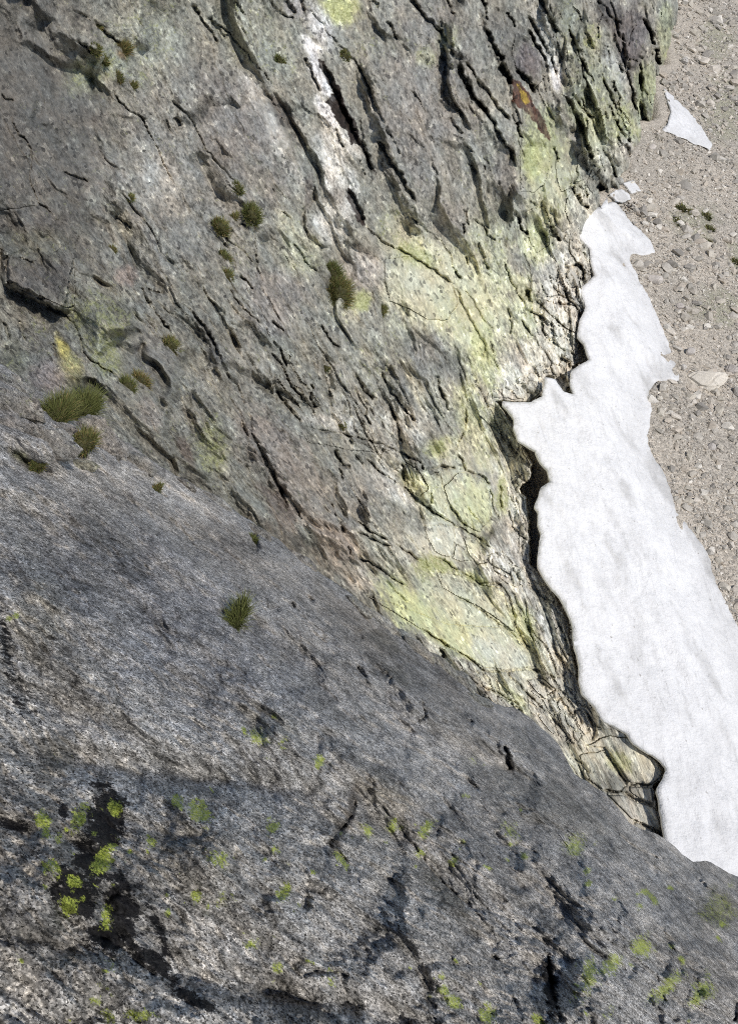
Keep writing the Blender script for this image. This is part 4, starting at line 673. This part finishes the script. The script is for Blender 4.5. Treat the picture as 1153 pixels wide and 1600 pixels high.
# ------------------------------------------------------------------ snow
def snow_body(name, left, right, hl, hr, st, lip, label):
    """left: the edge that stands proud; right: the edge that thins out on the stones (both picture traces, walked round the patch)"""
    def jag(pl, s, amp):
        P = np.array(pl, float); L = np.concatenate([[0], np.cumsum(np.hypot(*np.diff(P, axis=0).T))]); n = int(L[-1] / 2.5) + 2
        l = np.linspace(0, L[-1], n); u = np.interp(l, L, P[:, 0]); v = np.interp(l, L, P[:, 1])
        return np.stack([u + amp * fbm(l / 14., l * 0 + s, s, 4, .6), v + amp * fbm(l / 14., l * 0 - s, s + 9, 4, .6)], -1)
    lp = jag(left, 3, 1.1); rp = jag(right, 5, 2.6)
    lp[:, 0] -= 2.2 * np.maximum(sstep(890, 920, lp[:, 1]), 1 - sstep(560, 600, lp[:, 1]))
    L3 = hit_ground(lp[:, 0], lp[:, 1], hl); R3 = hit_ground(rp[:, 0], rp[:, 1], hr)
    poly = np.concatenate([L3[:, :2], R3[:, :2]])
    x0, y0 = poly.min(0) - 1; x1, y1 = poly.max(0) + 1
    gx, gy, X, Y = plan_grid(x0, x1, y0, y1, st)
    ins = inside(X, Y, poly)
    q, used = grid_quads(len(gx), len(gy), ins)
    V = np.stack([X, Y], -1).reshape(-1, 2)[used]
    # boundary vertices slide onto the traced edge
    ed = np.concatenate([q[:, [0, 1]], q[:, [1, 2]], q[:, [2, 3]], q[:, [3, 0]]]); key = np.sort(ed, 1); kk = key[:, 0] * 10000000 + key[:, 1]
    un, ix, ct = np.unique(kk, return_index=True, return_counts=True); be = ed[ix[ct == 1]]; bv = np.unique(be)
    closed = np.concatenate([poly, poly[:1]])
    B = V[bv]; best = np.full(len(bv), 1e9); pos = B.copy()
    for i in range(len(closed) - 1):
        a, b = closed[i], closed[i + 1]; ee = b - a; l2 = max((ee * ee).sum(), 1e-9)
        k = np.clip(((B - a) @ ee) / l2, 0, 1); pp = a + k[:, None] * ee; d = ((B - pp) ** 2).sum(1); m = d < best
        best = np.where(m, d, best); pos[m] = pp[m]
    V[bv] = pos
    dr, _ = pl_dist(V[:, 0], V[:, 1], R3[::3, :2]); dl, _ = pl_dist(V[:, 0], V[:, 1], L3[::3, :2])
    kx = sstep(0, 9, dr) ; kx = np.where(dl < .05, np.maximum(kx, sstep(0, 2.5, dr)), kx)
    z = ground_z(V[:, 0], V[:, 1]) + hr + (hl - hr) * np.maximum(kx, 1 - sstep(0, 4, dl) * (dr > 0) if hl == hr else kx)
    z = z + sstep(0, 3, np.minimum(dr, dl)) * (.35 * fbm(V[:, 0] * .16, V[:, 1] * .1, 301, 4) + .13 * fbm(V[:, 0] * .7 + .3 * V[:, 1], V[:, 1] * .35, 310, 3)) - .10 * (1 - sstep(0, .6, dl)) ** 2
    top = np.concatenate([V, z[:, None]], 1)
    # underside: melted back from below
    bot = top.copy(); bot[:, 2] -= np.where(dl < dr, lip, .12) * np.ones(len(V)) + .0
    n = len(top)
    side = np.stack([be[:, 0], be[:, 1], be[:, 1] + n, be[:, 0] + n], 1)[:, ::-1]
    me = mesh_np(name, np.concatenate([top, bot]), np.concatenate([q, q[:, ::-1] + n, side]))
    c = np.ones((2 * n, 4)); su_, sv_ = project(top); sa_, sb_ = flow(su_, sv_)
    dirt = sstep(.05, .6, fbm(V[:, 0] * .22 + V[:, 1] * .05, V[:, 1] * .06, 320, 5, .65)) * .24 + .08 * sstep(850, 1250, sv_) + .10 * sstep(6, .5, dr) + .05 * sstep(-.2, .5, fbm(V[:, 0] * .5, V[:, 1] * .25, 330, 4))
    c[:n, :3] = 1 - dirt[:, None] * np.array([1., 1.02, 1.06])
    attr_col(me, 'Col', c)
    o = obj(name, me, M['snow']); tag(o, label, 'snow'); return o
snow_body('snow_field', SNOW_L, SNOW_R, 1.6, .12, .3, .45, 'long white snowfield lying between the cliff foot and the scree')

snow_body('snow_patch', [(1038, 135), (1045, 157), (1050, 172), (1045, 192), (1037, 199)], [(1051, 209), (1080, 222), (1110, 234), (1112, 227), (1097, 201), (1074, 172), (1051, 151)], .5, .15, .3, .3, 'small triangular snow patch at the far top right, beside the cliff foot')
snow_body('snow_patch', [(954, 302), (964, 310), (975, 313)], [(985, 311), (982, 302), (970, 296)], .7, .5, .12, .4, 'small white snow block just above the upper tip of the snowfield')
snow_body('snow_patch', [(976, 285), (988, 300)], [(1001, 298), (996, 290), (988, 282)], .6, .5, .12, .4, 'tiny white snow block farthest up the scree gully, over another snow block')
o = cut_piece(5001, 'snow_patch', inside(ju, jv, [(888, 420), (896, 422), (904, 432), (906, 444), (898, 452), (888, 450), (882, 438)]), M['snow'], 5.)
tag(o, 'rounded white snow remnant caught among broken rocks beside the snowfield', 'snow')

# ------------------------------------------------------------------ stones on the scree
import bmesh
def gz(x, y): return ground_z(x, y) + .35 * fbm(x * .08, y * .08, 201, 4) + .12 * fbm(x * .6, y * .6, 210, 3)
def hull(n, sc, seed, bev=0.):
    r = random.Random(seed); bm = bmesh.new()
    for i in range(n):
        z = 1 - 2 * (i + .5) / n; a = i * 2.399963 + r.uniform(-.5, .5); q = math.sqrt(1 - z * z); k = r.uniform(.78, 1.12)
        bm.verts.new((k * q * math.cos(a) * sc[0], k * q * math.sin(a) * sc[1], k * z * sc[2]))
    res = bmesh.ops.convex_hull(bm, input=bm.verts)
    bmesh.ops.delete(bm, geom=[g for g in res['geom_interior'] if isinstance(g, bmesh.types.BMVert)], context='VERTS')
    if bev:
        bmesh.ops.dissolve_limit(bm, angle_limit=R(14), verts=bm.verts, edges=bm.edges)
        bmesh.ops.bevel(bm, geom=bm.edges[:], offset=bev, segments=2, affect='EDGES', clamp_overlap=True)
    bmesh.ops.triangulate(bm, faces=bm.faces)
    return bm
def bm_mesh(bm, name, col):
    me = bpy.data.meshes.new(name); bm.to_mesh(me); bm.free()
    attr_col(me, 'Col', np.tile(np.array([*col, 0.]), (len(me.vertices), 1)))
    return me
STONE_COLS = [(.55, .50, .42), (.47, .425, .36), (.70, .65, .57), (.40, .37, .32), (.53, .465, .385), (.62, .56, .48), (.32, .295, .26), (.50, .46, .40)]
protos = [bm_mesh(hull(11, (.62, .45, .34), 50 + i), 'stone', STONE_COLS[i % 8]) for i in range(16)]
for p in protos: p.materials.append(M['stone'])
snow_polys = [SNOW_L + SNOW_R, [(1038, 135), (1050, 172), (1037, 199), (1080, 222), (1110, 234), (1097, 201), (1074, 172), (1051, 151)]]
N = 60000
pu_, pv_ = RNG.uniform(880, 1260, N), RNG.uniform(-70, 1120, N)
ok = ~inside(pu_, pv_, foot_poly)
for sp_ in snow_polys: ok &= ~inside(pu_, pv_, sp_)
e1, _ = pl_dist(pu_, pv_, FOOT); ok &= (e1 > 3)
pu_, pv_ = pu_[ok], pv_[ok]
G = hit_ground(pu_, pv_); GZ_ = gz(G[:, 0], G[:, 1]); tt_ = np.linalg.norm(G, axis=1) / F
szpx = np.minimum(2.0 + 1.35 * RNG.pareto(2.1, len(pu_)), 15)
clump = fbm(G[:, 0] * .12, G[:, 1] * .12, 500, 3)
szpx *= lerp(.75, 1.25, sstep(-.4, .5, clump))
size = szpx * tt_
inframe = (pu_ < 1165) & (pv_ > -10) & (pv_ < 1010)
rank = np.argsort(-np.where(inframe, szpx, 0)); indiv = rank[:285]; rest = rank[285:15500]
for i in indiv:
    o = bpy.data.objects.new('stone', protos[random.randrange(16)]); COL.objects.link(o); o.parent = scree
    k = size[i]; o.scale = (k * random.uniform(.8, 1.3), k * random.uniform(.8, 1.2), k * random.uniform(.7, 1.1))
    o.location = (G[i, 0], G[i, 1], GZ_[i] + .12 * k); o.rotation_euler = (random.uniform(-.4, .4), random.uniform(-.4, .4), random.uniform(0, 6.28))
lows = [hull(8, (.6, .46, .36), 90 + i) for i in range(12)]
lv = []; lf = []
for bm in lows:
    bm.verts.index_update(); lv.append(np.array([v.co[:] for v in bm.verts])); lf.append(np.array([[v.index for v in f.verts] for f in bm.faces])); bm.free()
VV = []; FF = []; CC = []; off = 0
for i in rest:
    j = random.randrange(12); a = random.uniform(0, 6.283); ca, sa = math.cos(a), math.sin(a); tl = random.uniform(-.4, .4)
    v = lv[j] * size[i] * np.array([random.uniform(.8, 1.25), 1., random.uniform(.7, 1.1)])
    v = np.stack([v[:, 0] * ca - v[:, 1] * sa, v[:, 0] * sa + v[:, 1] * ca, v[:, 2] + tl * v[:, 0]], 1) + np.array([G[i, 0], G[i, 1], GZ_[i] + .1 * size[i]])
    VV.append(v); FF.append(lf[j] + off); off += len(v)
    c = np.array(STONE_COLS[random.randrange(8)]) * random.uniform(.8, 1.15); CC.append(np.tile(np.array([*c, 0]), (len(v), 1)))
me = mesh_np('gravel', np.concatenate(VV), np.concatenate(FF), False); attr_col(me, 'Col', np.concatenate(CC))
tag(obj('gravel', me, M['stone'], scree), kind='stuff')

def boulder(u, v, w, d, h, rz, col, seed, label, n=16):
    p = hit_ground(np.array(float(u)), np.array(float(v))); px = np.linalg.norm(p) / F
    me = bm_mesh(hull(n, (w * px / 2, d * px / 2, h * px / 2), seed, .10 * px * h), 'boulder', col)
    o = obj('boulder', me, M['stone']); o.location = (p[0], p[1], gz(p[0], p[1]) + h * px * .22); o.rotation_euler = (R(4), R(-5), R(rz))
    tag(o, label, 'boulder', 'boulders lying on the scree')
boulder(1100, 600, 70, 40, 30, -4, (.70, .64, .55), 3, 'largest pale oblong boulder on the scree, beside the snow edge', 18)
boulder(1022, 438, 28, 18, 14, -10, (.55, .50, .45), 5, 'flat pale boulder right of the narrow upper snowfield')
boulder(1142, 578, 24, 20, 15, 10, (.46, .42, .38), 8, 'squarish boulder at the right picture edge, above the largest boulder')
boulder(1068, 99, 13, 12, 10, 0, (.50, .47, .43), 9, 'small round boulder on the upper scree beside the cliff corner')
boulder(1017, 232, 16, 12, 9, 30, (.55, .50, .45), 12, 'pale boulder below the triangular snow patch')
boulder(1076, 552, 20, 15, 12, 40, (.48, .44, .40), 14, 'brownish boulder right above the largest oblong boulder')
boulder(1066, 578, 13, 11, 12, 40, (.55, .51, .46), 15, 'small upright boulder wedged between the snow and the largest boulder')
boulder(1110, 700, 18, 14, 11, 70, (.50, .46, .42), 17, 'angular boulder on the scree below the largest boulder')
boulder(1060, 480, 17, 13, 10, 20, (.50, .45, .41), 19, 'low boulder on the scree beside the middle of the snow edge')
boulder(966, 288, 16, 13, 12, 0, (.40, .39, .36), 21, 'grey boulder in the notch between cliff foot and upper snow blocks')
boulder(930, 312, 15, 13, 12, 50, (.33, .33, .29), 22, 'dark grey boulder against the cliff at the upper snow tip')

# ------------------------------------------------------------------ grass
def mat_blades(name, lo, hi):
    s = NT(name, .7, .25); c = s.attr('Col')
    return s.done(s.mix(c.outputs['Alpha'], s.mix(1., c.outputs['Color'], (*lo, 1), 'MULTIPLY'), s.mix(1., c.outputs['Color'], (*hi, 1), 'MULTIPLY')))
MG = mat_blades('green_grass', (.045, .055, .017), (.17, .185, .06)); MD = mat_blades('dry_grass', (.10, .075, .028), (.27, .21, .085)); MC = mat_blades('moss_cushion', (.035, .034, .014), (.075, .068, .028))
def surf_point(u, v, where):
    if where == 'wall':
        i = int(round((v - V0) / STEP)); j = int(round((u - U0) / STEP)); return PW[i, j], PXM[i, j]
    if where == 'scree':
        p = hit_ground(np.array(float(u)), np.array(float(v))); p = p.copy(); p[2] = gz(p[0], p[1]); return p, np.linalg.norm(p) / F
    j = int(np.argmin(np.abs(su - u))); i = int(np.clip(round((v - rim[j]) / (1760 - rim[j]) * (NR - 1)), 0, NR - 1)); return SPW[i, j], ST[i, j] / F
def loc_normal(u, v, where):
    if where == 'scree': return np.array([.28, -.05, .96])
    ft = (lambda a, b: 1 / wall_inv(np.array(a), np.array(b))) if where == 'wall' else (lambda a, b: slab_t(np.array(a), np.array(b)))
    P_ = [rays(a, b) * ft(a, b) for a, b in ((u, v), (u + 6., v), (u, v + 6.))]
    n_ = np.cross(P_[1] - P_[0], P_[2] - P_[0]); n_ /= np.linalg.norm(n_)
    n_ = n_ if n_ @ P_[0] < 0 else -n_
    to = -P_[0] / np.linalg.norm(P_[0]); n_ = n_ + (.5 if where == 'wall' else 1.6) * to; return n_ / np.linalg.norm(n_)
def blades(n, rng, rx, ry, ln, wd, up, side, nrm, name):
    V = []; Fq = []; C = []
    for i in range(n):
        r_ = math.sqrt(rng.random()); a = rng.uniform(0, 6.283); bx, by = r_ * math.cos(a) * rx, r_ * math.sin(a) * ry
        base = side * bx + up * by * .8 + nrm * (-.05 * ln)
        d = up * (rng.uniform(.1, .75) + .55 * math.sin(a) * r_) + nrm * rng.uniform(.3, .9) + side * (.8 * math.cos(a) * r_ + rng.gauss(0, .28)); d /= np.linalg.norm(d)
        L = ln * rng.uniform(.5, 1.15); bend = rng.uniform(.15, .75)
        wv = np.cross(d, np.array([rng.gauss(0, 1), rng.gauss(0, 1), rng.gauss(0, 1)])); wv /= np.linalg.norm(wv)
        sh = rng.uniform(.6, 1.35); o = len(V)
        for k in range(4):
            t_ = k / 3.; p = base + d * L * t_ + np.array([0, 0, -1.]) * (bend * L * .55 * t_ * t_); w_ = wd * (1 - t_ * .85)
            V += [p - wv * w_ / 2, p + wv * w_ / 2]; C += [(sh, sh, sh * rng.uniform(.85, 1.1), t_)] * 2
        Fq += [(o + 2 * k, o + 2 * k + 1, o + 2 * k + 3, o + 2 * k + 2) for k in range(3)]
    me = mesh_np(name, np.array(V), np.array(Fq)); attr_col(me, 'Col', np.array(C)); return me
def tuft(u, v, wpx, hpx, where, dry, label, group, seed, n=None, name='grass_tuft', cushion=True):
    p, px = surf_point(u, v, where); rng = random.Random(seed); wpx *= 1.15; hpx *= 1.15
    if where == 'slab': p = p * (1 - .45 * wpx * px / np.linalg.norm(p))
    root = bpy.data.objects.new(name, None); COL.objects.link(root); root.location = p; root.empty_display_size = .1
    nrm = loc_normal(u, v, where)
    up = np.array([0, 0, 1.]) - nrm * nrm[2]; 
    if np.linalg.norm(up) < .1: up = np.array([0, 1., 0])
    up /= np.linalg.norm(up); side = np.cross(up, nrm)
    rx, ry, ln = wpx * px / 2 * .95, hpx * px / 2 * .95, max(wpx, hpx) * px * (.42 if where == 'slab' else .36)
    if cushion:
        bm = bmesh.new(); bmesh.ops.create_icosphere(bm, subdivisions=3, radius=1)
        for vv_ in bm.verts:
            c = np.array(vv_.co); k = 1 + .28 * math.sin(5 * c[0] + seed) * math.cos(6 * c[1] + 2 * seed) + rng.uniform(-.09, .09)
            vv_.co = Vector((side * c[0] * rx * .6 + up * c[1] * ry * .6 + nrm * c[2] * min(rx, ry) * .35) * k)
        me = bpy.data.meshes.new('cushion'); bm.to_mesh(me); bm.free()
        attr_col(me, 'Col', np.stack([np.array([k_, k_, k_ * .9, rng.random()]) for k_ in [rng.uniform(.7, 1.3) for _ in me.vertices]])); obj('cushion', me, MC, root)
    n = n or int(130 + wpx * hpx * .6)
    wd = max(1.1 * px, ln * .035)
    g = int(n * (1 - dry * .75))
    if g > 4: obj('green_blades', blades(g, rng, rx, ry, ln, wd, up, side, nrm, 'green_blades'), MG, root)
    if n - g > 14: obj('dry_blades', blades(n - g, rng, rx, ry, ln * .95, wd, up, side, nrm, 'dry_blades'), MD, root)
    tag(root, label, 'grass', group); return root
LG = 'grass on ledges of the cliff'; SG = 'grass in the gully by the slab'; RG = 'plants on the scree'
for i, a in enumerate([
 (152, 42, 20, 12, 'wall', .6, 'brown tuft on the ledge at the top left of the cliff'), (193, 78, 34, 16, 'wall', .85, 'rusty brown grass strip, upper right part of the top-left ledge'), (150, 78, 20, 18, 'wall', .35, 'small green tuft low on the left of the top-left ledge'), (163, 94, 14, 20, 'wall', .3, 'green tuft on the sloping crack below the top-left ledge'),
 (186, 122, 16, 18, 'wall', .5, 'olive tuft in the middle of the top-left diagonal crack'), (207, 136, 22, 10, 'wall', .5, 'olive tuft at the lower end of the top-left diagonal crack'), (438, 97, 12, 22, 'wall', .3, 'narrow dark tuft left of the white quartz streak'), (540, 88, 13, 18, 'wall', .3, 'dark tuft right of the white quartz streak'),
 (204, 309, 15, 10, 'wall', .3, 'tiny bright tuft below the big dark flake edge'), (177, 391, 12, 14, 'wall', .7, 'tiny brown tuft above the pink patch'), (372, 296, 14, 22, 'wall', .2, 'thin green tuft at the top of the round boulder ledge'), (394, 338, 28, 34, 'wall', .15, 'brightest green tuft on top of the round boulder ledge'),
 (366, 341, 22, 10, 'wall', .6, 'brown strip of grass between the two tufts of the round boulder ledge'), (345, 356, 24, 32, 'wall', .6, 'brown and green tuft at the left of the round boulder ledge'), (352, 402, 16, 26, 'wall', .3, 'small tuft under the round boulder'), (356, 432, 22, 20, 'wall', .5, 'lowest tuft under the round boulder, at the crack'),
 (520, 432, 30, 40, 'wall', .1, 'dense green upper half of the large central grass patch'), (530, 462, 44, 46, 'wall', .5, 'yellowish lower half of the large central grass patch'), (268, 540, 26, 28, 'wall', .4, 'olive tuft alone on grey rock left of centre'), (597, 487, 20, 14, 'wall', .3, 'small olive tuft at the lower left of the pale yellow slab'),
 (510, 574, 13, 13, 'wall', .4, 'tiny tuft beside the rusty rock corner in the centre'), (535, 665, 15, 15, 'wall', .5, 'small round tuft on the light ledge in the centre'),
 (200, 604, 30, 30, 'wall', .1, 'green tuft beside the rusty tuft at the end of the dark crack'), (222, 596, 26, 34, 'wall', .85, 'rusty orange tuft at the end of the dark crack')]):
    tuft(*a, LG, 600 + i)
for i, a in enumerate([
 (126, 630, 64, 40, 'slab', .05, 'largest dark green grass clump in the gully at left'), (88, 653, 64, 36, 'slab', .2, 'wide grass clump with reddish base, left of the largest clump'), (132, 692, 38, 34, 'slab', .5, 'yellowish tuft between rounded blocks below the large clumps'), (62, 728, 26, 16, 'slab', .3, 'dark moss tuft under the lowest rounded block at left'),
 (246, 766, 20, 10, 'slab', .5, 'small sparse tuft in a crack near the slab edge'), (371, 970, 60, 22, 'slab', 0, 'lone dark green grass tuft in the middle of the slab'), (396, 842, 8, 18, 'slab', 0, 'few blades in the dark slot near the slab edge')]):
    tuft(*a, SG, 700 + i, n=int(320 + a[2] * a[3] * .7))
for i, a in enumerate([
 (1064, 326, 16, 18, 'scree', .4, 'topmost moss clump on the scree'), (1058, 346, 16, 12, 'scree', .4, 'moss clump on the scree left of the others'), (1081, 335, 14, 12, 'scree', .5, 'moss clump in the middle of the scree group'), (1103, 339, 18, 12, 'scree', .4, 'rightmost moss clump of the upper scree row'), (1109, 358, 10, 14, 'scree', .5, 'moss clump on the scree below the rightmost one'), (1106, 378, 10, 14, 'scree', .6, 'lowest moss clump on the scree'), (1150, 410, 10, 16, 'scree', .4, 'moss clump at the right picture edge')]):
    tuft(*a, RG, 800 + i, name='moss_clump')
